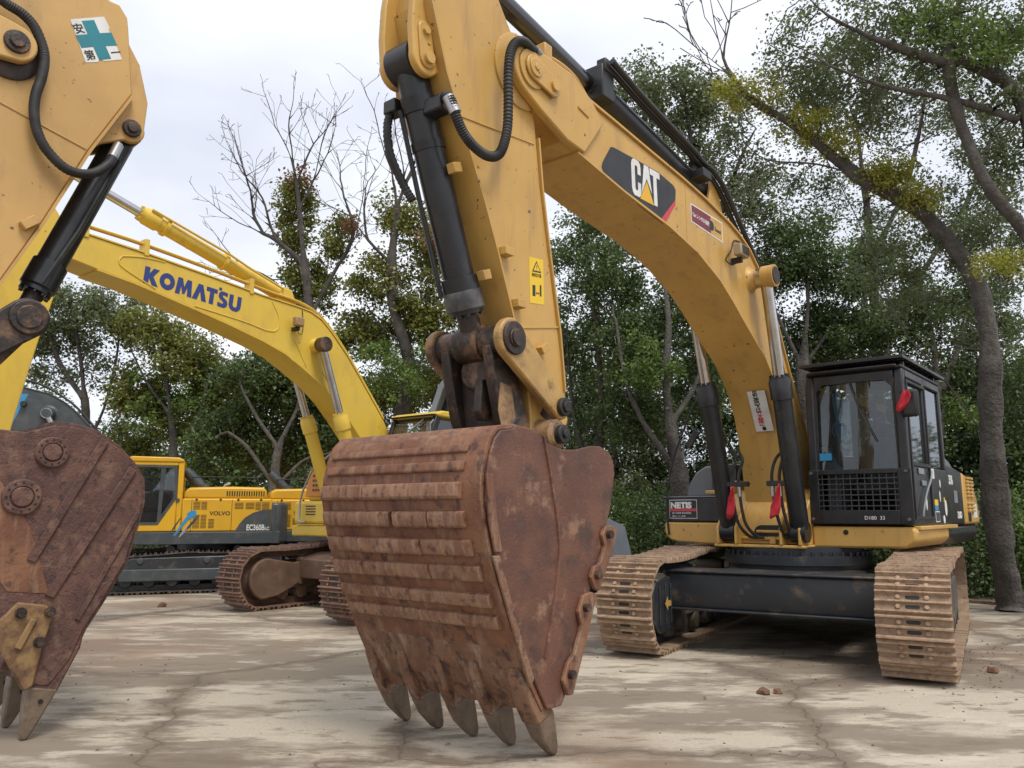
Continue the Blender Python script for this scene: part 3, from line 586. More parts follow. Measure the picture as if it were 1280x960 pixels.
    MS = frame3(Vector((.855, .06, 2.945)) + Vector((.028, 0, -.012)), (0, 1, 0), up_)
    st = plate('under_boom_sticker', [(-.11, 0), (.11, 0), (.11, -.52), (-.11, -.52)], white, bo, MS, .002)
    for i, (ch, mm) in enumerate(zip('吊り荷の下は立入禁止', [dprint] * 6 + [cred] * 4)):
        text(ch, .075, mm, st, frame3((-.055, -.06 - .043 * i, .0025), (1, 0, 0), (0, 1, 0)), name='sticker_lettering', bold=.0015)
    MB().lathe((0, -.485, .002), (0, -.485, .004), [(0, .026), (1, .026)], 14).build('emblem', dprint, st)
    MF = lambda x, z, e=.0: frame3((x, .2905 + e, z), (-1, 0, 0), (0, 0, 1))
    lg = [(0, 0), (.02, .05), (.15, .235), (.19, .25), (.62, .275), (1.0, .29), (1.30, .255), (1.345, .22), (1.32, .05), (1.27, .0), (1.10, -.2), (1.06, -.215), (.62, -.165), (.10, -.07), (.03, -.04)]
    lp = plate('logo_panel', lg, dprint, bo, MF(4.54, 4.44), .003)
    plate('red_corner', [(1.325, .07), (1.32, .05), (1.27, .0), (1.10, -.2), (1.06, -.215), (.99, -.207), (1.325, .11)], cred, lp, frame3((0, 0, .0032), (1, 0, 0), (0, 1, 0)), .002)
    S = .35; LM = frame3((.50, -.085, .0034), (1, .03, 0), (0, 1, 0)); sc_ = lambda pts: [(p[0] * S, p[1] * S) for p in pts]
    plate('logo_letter', sc_([(0, .18), (0, .84), (.04, .94), (.12, 1), (.36, 1), (.44, .94), (.47, .84), (.47, .62), (.31, .62), (.31, .80), (.28, .84), (.2, .84), (.17, .80), (.17, .20), (.2, .16), (.28, .16), (.31, .2), (.31, .4), (.47, .4), (.47, .16), (.44, .06), (.36, 0), (.12, 0), (.04, .06)]), white, lp, LM, .002)
    plate('logo_letter', sc_([(.50, .16), (.66, 1), (.90, 1), (1.04, .28), (.78, .64)]), white, lp, LM, .002)
    plate('logo_letter', sc_([(.96, 1), (1.50, 1), (1.50, .82), (1.32, .82), (1.32, 0), (1.14, 0), (1.14, .82), (.96, .82)]), white, lp, LM, .002)
    plate('logo_triangle', sc_([(.40, -.02), (.78, .56), (1.12, -.02)]), mat('logo_yellow', (.72, .40, .03)), lp, LM, .003)
    rp_ = plate('rental_sticker', [(0, 0), (.74, -.03), (.74, .20), (0, .20)], white, bo, MF(2.88, 4.425), .002)
    plate('sticker_field', [(.015, .014), (.45, -.003), (.45, .187), (.015, .187)], maroon, rp_, frame3((0, 0, .0022), (1, 0, 0), (0, 1, 0)), .001)
    plate('sticker_field', [(.455, -.005), (.725, -.015), (.725, .187), (.455, .187)], cat_y, rp_, frame3((0, 0, .0022), (1, 0, 0), (0, 1, 0)), .001)
    text('Cat レンタル協議会', .055, white, rp_, frame3((.03, .075, .0034), (1, -.02, 0), (0, 1, 0)), name='sticker_lettering', bold=.001, xs=.9); text('Rental', .06, dprint, rp_, frame3((.54, .055, .0034), (1, -.02, 0), (0, 1, 0)), name='sticker_lettering', bold=.0015)
    MB().lathe((.47, .09, .0034), (.47, .09, .0050), [(0, .055), (1, .055)], 18).build('emblem', dprint, rp_)
    wl = MB().bx(1.84, 2.06, .37, .46, 4.26, 4.39); wo = wl.build('work_light', mat('beige_plastic', (.34, .27, .17), rough=.5), bo, bevel=.012)
    lw = MB()
    for i in range(6): lw.bx(1.86 + i * .03, 1.87 + i * .03, .461, .467, 4.275, 4.375)
    lw.bx(1.93, 1.97, .30, .42, 4.2, 4.26); lw.tube(smooth_path([(1.95, .34, 4.2), (2.05, .34, 4.16), (2.1, .30, 4.22), (1.95, .30, 4.36), (1.85, .30, 4.5), (1.6, .30, 4.52)]), .007); lw.build('light_bracket', dblack, wo)
    # stick cylinder and pipes on top of the boom
    sc2 = cylinder(root, (2.0, 0, 5.06), (6.18, 0, 5.70), .125, .55, cylb, 'stick_cylinder', eye=.14, ey=.12, rr=.08, rodmat=mat('dark_rod', (.12, .12, .125), rough=.22, metal=1.0)); sc2['label'] = 'black stick cylinder along the boom top'
    MB().prism([(1.75, 4.6), (2.25, 4.68), (2.1, 5.16), (1.95, 5.16)], -.17, -.13).prism([(1.75, 4.6), (2.25, 4.68), (2.1, 5.16), (1.95, 5.16)], .13, .17).build('cylinder_bracket', cat_y, bo, bevel=.01)
    MB().bx(4.12, 4.32, -.18, .18, 5.24, 5.56).bx(4.15, 4.3, .1, .2, 5.5, 5.62).build('cylinder_band', black, sc2, bevel=.012)
    for y in (.17, .24):
        MB().tube(smooth_path([(4.25, y, 5.58), (3.6, y, 5.44), (2.7, y, 5.30), (2.45, y, 5.24), (2.2, y, 5.22), (1.95, y + .02, 5.08), (1.6, y + .02, 4.80), (1.1, y + .02, 4.38), (.7, y, 3.95)]), .03, 10).build('boom_pipe', black, root)
    MB().bx(2.3, 2.5, .08, .27, 5.06, 5.16).build('pipe_clamp', black, root, bevel=.01)
    MB().tube(smooth_path([(5.5, .24, 5.06), (5.2, .24, 5.16), (4.9, .25, 5.14), (4.7, .25, 5.02), (4.62, .25, 4.9)]), .022, 8).build('nose_pipe', cat_y, root)
    MB().bx(5.25, 5.35, .18, .30, 5.07, 5.22).build('pipe_clamp', cat_y, root, bevel=.01)
    # --- stick
    sp = [(6.56, 4.98), (6.40, 4.5), (6.16, 4.01), (6.0, 3.69), (5.86, 3.37), (5.62, 2.76), (5.50, 2.42), (5.47, 2.2)] + arc2(5.33, 2.08, .15, 20, -140, 8) + [(5.10, 2.0), (5.0, 2.2), (5.02, 2.36), (5.115, 2.87), (5.24, 3.49), (5.335, 4.0), (5.40, 4.5), (5.46, 4.72), (5.62, 5.06), (5.82, 5.32), (6.02, 5.62), (6.12, 5.82), (6.26, 5.84), (6.36, 5.72), (6.50, 5.4)]
    stk = MB().prism(sp, -.235, .235).build('stick', cat_y, root, bevel=.012)
    e = MB(); e.strip([sp[i] for i in (0, 1, 2, 3, 4, 5, 6)], -.255, .255, .018); e.strip([(5.06, 2.42), (5.115, 2.87), (5.24, 3.49), (5.335, 4.0), (5.38, 4.4)], -.255, .255, .018); e.build('flange_plate', cat_y, stk)
    for (x0, z0, x1, z1) in ((6.26, 4.23, 5.42, 4.33), (5.66, 2.82, 5.12, 2.92)):
        MB().prism([(x0, z0), (x1, z1), (x1, z1 + .014), (x0, z0 + .014)], .2335, .243).build('weld_seam', cat_y, stk)
    MB().lathe((5.6, .2, 4.86), (5.6, .262, 4.86), [(0, .30), (.8, .30), (1, .27)], 32).build('stick_boss', cat_y, stk)
    for x, z, rt in ((5.79, 3.36, 0), (5.65, 3.0, 0), (5.37, 2.71, .6)):
        MB().bx(-.045, .045, 0, .07, -.03, .03).build('hose_tab', cat_y, stk, bevel=.004, M=Matrix.Translation((x, .235, z)) @ Matrix.Rotation(rt, 4, 'Y'))
    for x, z in ((6.22, 3.88), (5.90, 3.18)): MB().bx(-.02, .06, -.035, .035, -.035, .035).build('hose_tab', cat_y, stk, bevel=.004, M=Matrix.Translation((x - .0, .17, z)) @ Matrix.Rotation(R(20), 4, 'Y'))
    wp = plate('warning_sticker', [(0, 0), (.175, .018), (.165, .375), (-.01, .357)], warny, stk, frame3((5.475, .2355, 3.05), (-1, 0, 0), (0, 0, 1)), .002)
    plate('warning_triangle', [(.025, .25), (.14, .262), (.08, .345)], dprint, wp, frame3((0, 0, .0022), (1, 0, 0), (0, 1, 0)), .001); plate('warning_inner', [(.042, .262), (.123, .27), (.08, .328)], warny, wp, frame3((0, 0, .0034), (1, 0, 0), (0, 1, 0)), .001)
    text('!', .06, dprint, wp, frame3((.073, .27, .0046), (1, 0, 0), (0, 1, 0)), name='sticker_lettering'); text('旋回注意', .03, dprint, wp, frame3((.022, .215, .0024), (1, .1, 0), (0, 1, 0)), name='sticker_lettering')
    plate('pictogram', [(.03, .06), (.065, .064), (.065, .15), (.03, .146)], dprint, wp, frame3((0, 0, .0022), (1, 0, 0), (0, 1, 0)), .001); plate('pictogram', [(.12, .075), (.14, .077), (.14, .165), (.12, .165)], dprint, wp, frame3((0, 0, .0022), (1, 0, 0), (0, 1, 0)), .001)
    plate('pictogram_arrow', [(.072, .09), (.082, .105), (.082, .095), (.105, .097), (.105, .107), (.115, .095), (.105, .082), (.105, .09), (.082, .088), (.082, .078)], dprint, wp, frame3((0, 0, .0022), (1, 0, 0), (0, 1, 0)), .001)
    for s in (1, -1):    # ears that hold the bucket cylinder
        y = sorted((s * .115, s * .175))
        er = MB().prism([(6.30, 4.50)] + arc2(6.53, 4.57, .125, 215, 370, 10) + [(6.67, 4.76), (6.66, 5.0), (6.60, 5.4), (6.42, 5.84), (6.3, 5.6), (6.44, 5.1), (6.40, 4.8)], *y)
        eo = er.build('cylinder_ear', cat_y, stk, bevel=.012)
        y = sorted((s * .172, s * .192)); kp = MB().prism(arc2(6.53, 4.56, .07, 180, 360, 8) + arc2(6.56, 4.76, .062, 0, 180, 8), *y); kp.build('pin_keeper', cat_y, eo, bevel=.008)
        MB().cyl((6.53, s * .19, 4.56), (6.53, s * .22, 4.56), .042, 16).build('keeper_bolt', cat_y, eo); MB().cyl((6.56, s * .19, 4.75), (6.56, s * .215, 4.75), .03, 6).build('keeper_bolt', cat_y, eo)
    # --- bucket cylinder and linkage
    P0 = Vector((6.53, 0, 4.59)); P1 = Vector((5.83, 0, 2.70))
    bc = cylinder(root, P0, P1, .115, .885, cylb, 'bucket_cylinder', eye=.14, ey=.112, rr=.08, rodmat=grease)
    D = P1 - P0
    for t0, t1, r in ((.12, .17, .125), (.27, .30, .122)):
        MB().cyl(P0 + D * t0, P0 + D * t1, r, 26).build('cylinder_band', cylb, bc)
    MB().bx(6.36, 6.48, .09, .26, 4.20, 4.31).build('hose_port', black, bc, bevel=.015)
    MB().lathe(P0 + D * .80, P0 + D * .875, [(0, .132), (.1, .142), (.9, .142), (1, .13)], 26).build('cylinder_head', mat('worn_black_steel', (.03, .03, .032), (.12, .115, .11), sc=5, rough=.45, bump=.2), bc)
    MB().tube([P0 + D * .17 + Vector((.12, -.08, 0)), P0 + D * .5 + Vector((.13, -.09, 0)), P0 + D * .83 + Vector((.14, -.09, 0))], .018).build('cylinder_pipe', cylb, bc)
    hp = smooth_path([(6.46, .27, 4.28), (6.45, .33, 4.24), (6.41, .35, 4.12), (6.35, .36, 4.03), (6.25, .36, 3.975), (6.12, .36, 3.955), (6.01, .36, 3.99), (5.94, .36, 4.08), (5.89, .36, 4.25), (5.88, .36, 4.45), (5.88, .36, 4.66), (5.86, .36, 4.84), (5.80, .36, 4.96), (5.70, .36, 5.02), (5.58, .34, 5.03), (5.46, .30, 5.06)], 14)
    MB().tube(hp, .032, 10, corr=.18).build('corrugated_hose', dblack, root)
    MB().cyl((6.455, .31, 4.265), (6.42, .348, 4.15), .043, 12).build('hose_fitting', silver, root); MB().cyl((5.52, .33, 5.045), (5.40, .29, 5.07), .036, 12).build('hose_fitting', silver, root)
    h2 = smooth_path([(6.50, -.20, 4.32), (6.53, -.21, 4.2), (6.50, -.21, 4.0), (6.40, -.18, 3.8), (6.34, -.14, 3.68)], 12)
    MB().tube(h2, .028, 8, corr=.18).build('corrugated_hose', dblack, root); MB().bx(6.44, 6.55, -.24, -.12, 4.28, 4.38).build('hose_port', black, bc, bevel=.01)
    B1 = Vector((5.62, 0, 2.06))     # link to bucket pin
    lk = MB(); lk.cyl((5.83, -.30, 2.70), (5.83, -.11, 2.70), .115, 24); lk.cyl((5.83, .11, 2.70), (5.83, .30, 2.70), .115, 24)
    for s in (1, -1): lk.prism([(5.72, 2.72), (5.94, 2.66), (5.90, 2.45), (5.82, 2.15), (5.72, 1.98), (5.52, 1.98), (5.50, 2.12), (5.60, 2.40)], *sorted((s * .16, s * .25)))
    lk.prism([(5.70, 2.52), (5.80, 2.50), (5.74, 2.05), (5.62, 2.0)], -.17, .17); lk.cyl((5.62, -.27, 2.06), (5.62, .27, 2.06), .12, 24)
    lk.lathe((5.84, 0, 2.50), (5.76, 0, 2.50), [(0, .13), (.5, .14), (.5, .10), (1, .1)], 20)
    lko = lk.build('power_link', grease, root, bevel=.015)
    MB().prism([(5.82, 2.43), (5.88, 2.43), (5.90, 2.2), (5.86, 2.14), (5.80, 2.14), (5.76, 2.2)], .05, .12).build('lifting_eye', grease, lko, bevel=.012)
    MB().prism([(5.84, 2.40), (5.86, 2.2), (5.80, 2.02), (5.66, 2.02), (5.66, 2.1), (5.72, 2.38)], .2505, .258).build('worn_paint', tanst, lko)
    MB().cyl((5.83, -.112, 2.70), (5.83, .112, 2.70), .10, 22).build('rod_eye', grease, lko)
    for s in (1, -1):
        y = sorted((s * .30, s * .37)); gl = MB().prism(arc2(5.83, 2.70, .15, -53, 127, 10) + arc2(5.265, 2.27, .095, 127, 307, 8), *y)
        go = gl.build('guide_link', tanst if s < 0 else mat('link_paint', (.48, .30, .09), (.36, .21, .08), sc=4, rough=.5, dirt=(.05, .03, .02), damt=.7, dsc=5, dlo=.55, dhi=.7), root, bevel=.015)
        MB().cyl((5.83, s * .295, 2.70), (5.83, s * .39, 2.70), .12, 24).cyl((5.83, s * .39, 2.70), (5.83, s * .405, 2.70), .07, 20).build('link_boss', grease, go, bevel=.01)
        MB().cyl((5.265, s * .37, 2.27), (5.265, s * .41, 2.27), .07, 20).cyl((5.265, s * .41, 2.27), (5.265, s * .43, 2.27), .045, 8).build('link_pin', dblack, go, bevel=.008)
    MB().cyl((5.83, -.42, 2.70), (5.83, .42, 2.70), .06, 16).build('cylinder_rod_pin', grease, lko)
    MB().prism([(5.36, 2.22), (5.30, 2.30), (5.17, 2.2), (5.13, 2.08), (5.2, 2.02), (5.24, 2.16)], .236, .239).build('oil_stain', soot, stk)
    tb = MB().lathe((5.34, -.40, 2.06), (5.34, .40, 2.06), [(0, .09), (.03, .115), (.2, .115), (.21, .135), (.79, .135), (.80, .115), (.97, .115), (1, .09)], 24); tb.build('bucket_pin_sleeve', tanst, root)
    for s in (1, -1): MB().cyl((5.34, s * .40, 2.06), (5.34, s * .45, 2.06), .07, 18).cyl((5.34, s * .45, 2.06), (5.34, s * .47, 2.06), .035, 6).build('bucket_pin', dblack, root, bevel=.008)
    # --- bucket
    W = .72
    back = [(6.02, 1.985), (6.29, 2.005), (6.42, 1.985), (6.475, 1.93), (6.515, 1.84), (6.545, 1.72), (6.55, 1.58), (6.52, 1.44), (6.475, 1.28), (6.42, 1.14), (6.355, 1.0), (6.29, .86), (6.20, .68), (6.10, .50), (6.03, .39), (5.985, .32)]
    side = [(6.29, 2.02), (6.17, 2.02), (6.05, 1.985), (5.93, 1.93), (5.79, 1.905), (5.62, 1.915), (5.46, 1.95), (5.34, 1.955), (5.23, 1.92), (5.175, 1.85), (5.165, 1.76), (5.22, 1.55), (5.38, 1.18), (5.63, .76), (5.76, .40), (5.83, .31), (5.95, .31)]
    sh = MB().strip(back[::-1], -W - .015, W + .015, -.03); bk = sh.build('bucket', rust, root, bevel=.004, label='rust brown five tooth digging bucket')
    for s in (1, -1):
        poly = side + back[::-1][:-1]
        pl_ = MB().prism([(p[0] - .004, p[1]) for p in poly], *sorted((s * (W + .002), s * (W + .032))))
        sp_ = pl_.build('side_plate', rustside, bk, bevel=.008)
        # side cutters
        for (ax, az_, bx_, bz_) in ((5.22, 1.40, 5.46, .98), (5.50, .98, 5.78, .36)):
            dx, dz = bx_ - ax, bz_ - az_; L = math.hypot(dx, dz); ux, uz = dx / L, dz / L; nx, nz_ = -uz, ux   # n points into the bucket side
            q = lambda t, o: (ax + ux * t * L + nx * o, az_ + uz * t * L + nz_ * o)
            if q(0, 1)[0] < ax: nx, nz_ = -nx, -nz_
            pts = [q(0, -.05), q(.02, .03), q(.10, .10), q(.26, .11), q(.36, .045), q(.62, .045), q(.74, .10), q(.90, .10), q(1, .02), q(.97, -.03), q(.4, -.05)]
            co = MB().prism(pts, *sorted((s * (W + .032), s * (W + .065)))).build('side_cutter', rust, sp_, bevel=.008)
            for t in (.19, .82):
                x, z = q(t, .055); MB().cyl((x, s * (W + .06), z), (x, s * (W + .10), z), .028, 10).build('cutter_bolt', grease, sp_)
        # folded edge strip and curved weld ridge
        MB().tube(smooth_path([(6.0, s * (W + .035), 1.98), (5.92, s * (W + .035), 1.7), (5.84, s * (W + .035), 1.3), (5.90, s * (W + .035), .95), (6.0, s * (W + .035), .62)], 5), .012, 6).build('weld_ridge', rustside, sp_)
        if s < 0: continue
        st_ = MB()
        st_.prism([(6.50, 1.25), (6.44, 1.25), (6.26, .80), (6.12, .52), (6.16, .47), (6.31, .80)], *sorted((s * (W + .032), s * (W + .050)))); st_.build('wear_strip', lipst, sp_, bevel=.005)
        st_ = MB(); st_.prism([(6.56, 1.72), (6.50, 1.72), (6.47, 1.48), (6.42, 1.27), (6.48, 1.27), (6.535, 1.45)], *sorted((s * (W + .032), s * (W + .050)))); st_.build('wear_strip', rust, sp_, bevel=.005)
    # wear strips across the back, each piece a plate of its own
    def bz(z):
        for i in range(2, len(back) - 1):
            if back[i][1] >= z >= back[i + 1][1]:
                t = (back[i][1] - z) / (back[i][1] - back[i + 1][1]); a = Vector(back[i]); b_ = Vector(back[i + 1]); d_ = (b_ - a).normalized(); return a.lerp(b_, t), d_
    rows = [(1.948, .05, .035, [(-.665, .58)]), (1.862, .055, .045, [(-.675, .60)]), (1.762, .065, .05, [(-.685, .60)]), (1.625, .10, .065, [(-.705, -.28), (-.275, .585)]), (1.465, .10, .065, [(-.70, -.04), (-.0, .30), (.305, .60)]),
            (1.30, .10, .065, [(-.70, -.38), (-.375, .20), (.205, .615)]), (1.152, .10, .065, [(-.70, -.40), (-.395, .22), (.225, .64)]), (.998, .09, .06, [(-.70, -.02), (-.015, .66)]), (.868, .088, .06, [(-.69, .0), (.005, .67)])]
    for z, h, th, segs in rows:
        p, d_ = bz(z); nrm = Vector((-d_.y, d_.x));
        if nrm.x < 0: nrm = -nrm
        for k, (y0, y1) in enumerate(segs):
            t2 = th + random.uniform(-.01, .008); a = p - d_ * h / 2; b_ = p + d_ * h / 2
            q = [a - nrm * .004, a + nrm * (t2 * .85), a.lerp(b_, .18) + nrm * t2, a.lerp(b_, .85) + nrm * t2, b_ + nrm * (t2 * .8), b_ - nrm * .004]
            v = MB().prism([tuple(x) for x in q], y0, y1)
            v.build('wear_strip', rust if z > 1.7 else rustrib, bk, bevel=.006)
    for y, z in ((-.52, 1.905), (.32, 1.905)): 
        p, d_ = bz(z); MB().lathe((p.x - .02, y, p.y), (p.x + .004, y, p.y + .001), [(0, .03), (1, .03)], 14).build('drain_hole', dprint, bk)
    lp_ = MB().prism([(6.285, .81), (6.235, .68), (6.14, .485), (6.06, .36), (6.01, .295), (5.975, .30), (6.02, .40), (6.10, .54), (6.20, .76)], -W + .005, W - .005); lp_.build('cutting_edge', lipst, bk, bevel=.006)
    for i, y in enumerate((-.665, -.335, -.005, .325, .66)):
        w0 = .050
        def wedge(pts, m, nm, par):
            b_ = MB(); vs = []
            for (x0, z0, x1, z1, hw) in pts: vs += [(x0, y - hw, z0), (x0, y + hw, z0), (x1, y + hw, z1), (x1, y - hw, z1)]
            fs = [(3, 2, 1, 0)] + [(k * 4 + j, k * 4 + (j + 1) % 4, (k + 1) * 4 + (j + 1) % 4, (k + 1) * 4 + j) for k in range(len(pts) - 1) for j in range(4)] + [tuple(len(vs) - 4 + j for j in range(4))]
            return b_.add(vs, fs).build(nm, m, par, bevel=.014)
        dz = random.uniform(-.008, .008); ex = .02 if i == 4 else 0
        ad_ = wedge([(6.195, .575, 6.12, .59, .03), (6.185, .52, 6.06, .55, w0 - .012 + ex), (6.10, .335, 5.96, .39, w0 - .004 + ex), (6.025, .222, 5.885, .28, w0 + ex)], lipst, 'tooth_adapter', bk)
        wedge([(6.035, .255, 5.872, .30, w0 + .010), (6.015, .215, 5.857, .262, w0 + .012), (5.965, .125, 5.82, .165, w0 + .0), (5.87, .03 + dz, 5.775, .055 + dz, w0 - .022), (5.82, .0, 5.775, .004, .021)], toothm, 'tooth_tip', ad_)
    return root
front = front_excavator()
def up_world(x, y, z):
    return front.matrix_basis @ Vector((x, y, z)) if False else Matrix.Translation(front.location) @ Matrix.Rotation(front.rotation_euler.z, 4, 'Z') @ Vector((x, y, z))
red_cloth(up_world(.93, -.26, 1.78), az(39.5), [(0, .02, .02), (-.005, -.05, .05), (-.02, -.12, .08), (-.03, -.2, .10), (-.05, -.29, .10), (-.06, -.36, .06)], 'red cloth strip tied to the hoses beside the name plate box')
red_cloth(up_world(.93, .30, 1.80), az(39.5), [(.01, .02, .02), (0, -.05, .05), (-.02, -.14, .08), (-.05, -.24, .12), (-.07, -.33, .10), (-.11, -.37, .03)], 'red cloth strip tied to the hoses nearest the cab')
def blue_strap():
    b = MB().tube(smooth_path([up_world(.12, .72, 2.92), up_world(.14, .74, 2.7), up_world(.13, .78, 2.5), up_world(.15, .77, 2.3)], 6), .012, 6); p = up_world(.14, .775, 2.5)
    for k in range(5):
        a = k * 1.25; b.tube(smooth_path([p, p + Vector((math.cos(a) * .05, math.sin(a) * .05, .05)), p + Vector((math.cos(a) * .08, math.sin(a) * .08, -.02)), p + Vector((math.cos(a) * .06, math.sin(a) * .06, -.10))], 4), .012, 6, taper=.6)
    tag(b.build('blue_strap', mat('blue_cloth', (.04, .22, .42), rough=.8)), 'blue strap knotted inside the cab behind the windscreen', 'strap')
blue_strap()
red_cloth(up_world(.48, 1.60, 2.82), az(39.5), [(.02, .02, .05), (.02, -.04, .11), (.0, -.10, .12), (-.04, -.16, .10), (-.07, -.21, .06)], 'red cloth tied over the black cab mirror')

# ------------------------------------------------------------------ tan excavator arm that reaches in from the left
def left_excavator():
    root = empty('excavator_arm', (-3.718, 6.105, 0), az(225))
    tag(root, 'tan ochre excavator stick with torn green cross sticker and rusty bucket at the left edge', 'excavator')
    sp = [(.25, 5.73), (.33, 5.73), (.40, 5.64), (.415, 5.55), (.485, 4.98), (.19, 4.38), (-.08, 3.72), (-.32, 3.19), (-.58, 2.73), (-.72, 2.35), (-.95, 2.2), (-1.05, 2.4), (-1.0, 3.4), (-.9, 4.4), (-.85, 5.2), (-.7, 5.8), (-.45, 6.3), (-.2, 6.45), (.05, 6.2)]
    st = MB().prism(sp, -.245, .245).build('stick', left_y, root, bevel=.012)
    e = MB(); e.strip([(.485, 4.98), (.19, 4.38), (-.08, 3.72), (-.32, 3.19), (-.58, 2.73)], -.27, .27, .022); e.build('flange_plate', left_y, st)
    MB().prism([(-.5, 4.56), (.17, 4.375), (.17, 4.39), (-.5, 4.575)], -.253, -.243).build('weld_seam', left_y, st)
    for s in (1, -1):
        MB().prism([(.22, 4.42), (.30, 4.50)] + arc2(.52, 4.70, .115, -110, 20, 8) + [(.64, 4.98), (.55, 5.3), (.42, 5.5), (.40, 5.2), (.47, 4.98)], *sorted((s * .12, s * .18))).build('cylinder_ear', left_y, st, bevel=.012)
        MB().cyl((.52, s * .18, 4.70), (.52, s * .215, 4.70), .075, 18).cyl((.52, s * .215, 4.70), (.52, s * .235, 4.70), .045, 8).build('ear_pin', grease, st, bevel=.006)
        n = MB().prism([(-1.6, 5.22), (-.62, 5.20), (-.45, 5.17)] + arc2(-.40, 5.01, .145, 75, -75, 10) + [(-.5, 4.86), (-1.0, 4.78), (-1.6, 4.72)], *sorted((s * .285, s * .36)))
        no = n.build('boom_nose', left_y, root, bevel=.014)
        MB().cyl((-.40, s * .355, 5.01), (-.40, s * .385, 5.01), .09, 22).cyl((-.40, s * .385, 5.01), (-.40, s * .405, 5.01), .055, 10).build('pin_cap', grease, no, bevel=.008)
        MB().lathe((-.42, s * .245, 4.97), (-.42, s * .275, 4.97), [(0, .22), (.7, .22), (1, .2)], 28).build('stick_boss', soot if s < 0 else left_y, st)
    MB().prism([(-3.2, 5.3), (-1.4, 5.26), (-1.4, 4.72), (-3.2, 4.5)], -.33, .33).build('boom', left_y, root, bevel=.012)
    MB().bx(-.06, .06, -.06, .0, -.035, .035).build('hose_tab', left_y, st, bevel=.005, M=Matrix.Translation((-.18, -.245, 3.66)) @ Matrix.Rotation(R(-40), 4, 'Y'))
    c_ = cylinder(root, (.52, 0, 4.70), (-.14, 0, 2.92), .112, .845, cylb, 'bucket_cylinder', eye=.12, ey=.115, rodmat=grease)
    MB().tube([(.47, -.10, 4.42), (.2, -.115, 3.72), (-.02, -.115, 3.25)], .022).build('cylinder_pipe', cylb, c_)
    for y, s in ((-.30, 1), (.30, 1)):
        MB().prism(arc2(-.14, 2.92, .15, -45, 135, 10) + arc2(-.75, 2.40, .10, 135, 315, 8), y - .04, y + .04).build('guide_link', grease, root, bevel=.015)
    MB().cyl((-.14, -.37, 2.92), (-.14, .37, 2.92), .13, 24).cyl((-.14, -.385, 2.92), (-.14, -.365, 2.92), .09, 20).build('link_pin', grease, root, bevel=.01)
    MB().prism([(-.22, 3.0), (-.05, 2.85), (-.62, 2.08), (-.82, 2.2)], -.22, .22).build('power_link', grease, root, bevel=.015)
    hp = smooth_path([(-.70, -.33, 5.45), (-.56, -.33, 5.34), (-.48, -.33, 5.30), (-.38, -.33, 5.27), (-.29, -.33, 5.20), (-.22, -.33, 5.06), (-.20, -.33, 4.94), (-.21, -.33, 4.80), (-.235, -.33, 4.66), (-.235, -.33, 4.52), (-.20, -.33, 4.37), (-.12, -.33, 4.24), (.03, -.33, 4.135), (.20, -.31, 4.16), (.34, -.27, 4.30), (.40, -.2, 4.44)], 12)
    MB().tube(hp, .036, 10, corr=.10).build('corrugated_hose', dblack, root)
    MB().cyl((.37, -.235, 4.37), (.435, -.16, 4.53), .042, 12).build('hose_fitting', silver, root)
    # torn green cross sticker
    M = frame3((-.07, -.2465, 5.09), (1, 0, 0), (0, 0, 1))
    k = plate('safety_sticker', [(.04, .335), (.285, .475), (.335, .40), (.33, .37), (.36, .34), (.452, .16), (.31, .085), (.29, .10), (.27, .06), (.18, .018)], white, st, M, .0015, label='torn white sticker with a teal cross')
    T = Matrix.Rotation(R(29), 2)
    def cr(pts): return [tuple(T @ Vector(p) + Vector((.245, .245))) for p in pts]
    plate('cross', cr([(-.052, -.16), (.052, -.16), (.052, -.055), (.15, -.06), (.15, .05), (.052, .052), (.052, .16), (-.052, .16), (-.052, .052), (-.15, .052), (-.15, -.052), (-.052, -.052)]), teal, k, frame3((0, 0, .0017), (1, 0, 0), (0, 1, 0)), .001)
    for ch, p in (('安', (-.145, .07)), ('第', (-.15, -.145)), ('一', (.07, -.145))):
        q = T @ Vector(p) + Vector((.245, .245)); text(ch, .085, dprint, k, frame3((q.x, q.y, .0018), (math.cos(R(29)), math.sin(R(29)), 0), (-math.sin(R(29)), math.cos(R(29)), 0)), name='sticker_lettering', bold=.0015)
    # bucket
    W = .70
    side = [(-.33, 2.05), (-.18, 2.04), (-.01, 2.1), (.11, 2.1), (.25, 2.07), (.42, 1.97), (.54, 1.85), (.615, 1.74), (.63, 1.59), (.6, 1.41), (.54, 1.15), (.4, .88), (.29, .69), (.22, .5), (.10, .34), (-.02, .36), (-.2, .62), (-.4, .95), (-.6, 1.3), (-.78, 1.7), (-.6, 1.98)]
    bk = MB().strip(side[2:15][::-1], -W, W, -.03).build('bucket', lrust, root, bevel=.004, label='dark rust brown bucket with an ochre side cutter')
    for s in (-1, 1):
        po = MB().prism(side, *sorted((s * (W + .002), s * (W + .032)))).build('side_plate', lrust, bk, bevel=.008)
        Y = lambda a, b: sorted((s * (W + a), s * (W + b)))
        for (x0, z0, x1, z1, ww, hh) in ((.33, 2.02, -.08, 1.17, .03, .052), (.54, 1.82, .05, .93, .03, .055), (.60, 1.50, .24, .76, .018, .05)):
            d_ = Vector((x1 - x0, z1 - z0)).normalized(); nn = Vector((-d_.y, d_.x)) * ww
            MB().prism([(x0 + nn.x, z0 + nn.y), (x0 - nn.x, z0 - nn.y), (x1 - nn.x, z1 - nn.y), (x1 + nn.x, z1 + nn.y)], *Y(.031, hh)).build('wear_strip', lrust, po, bevel=.006)
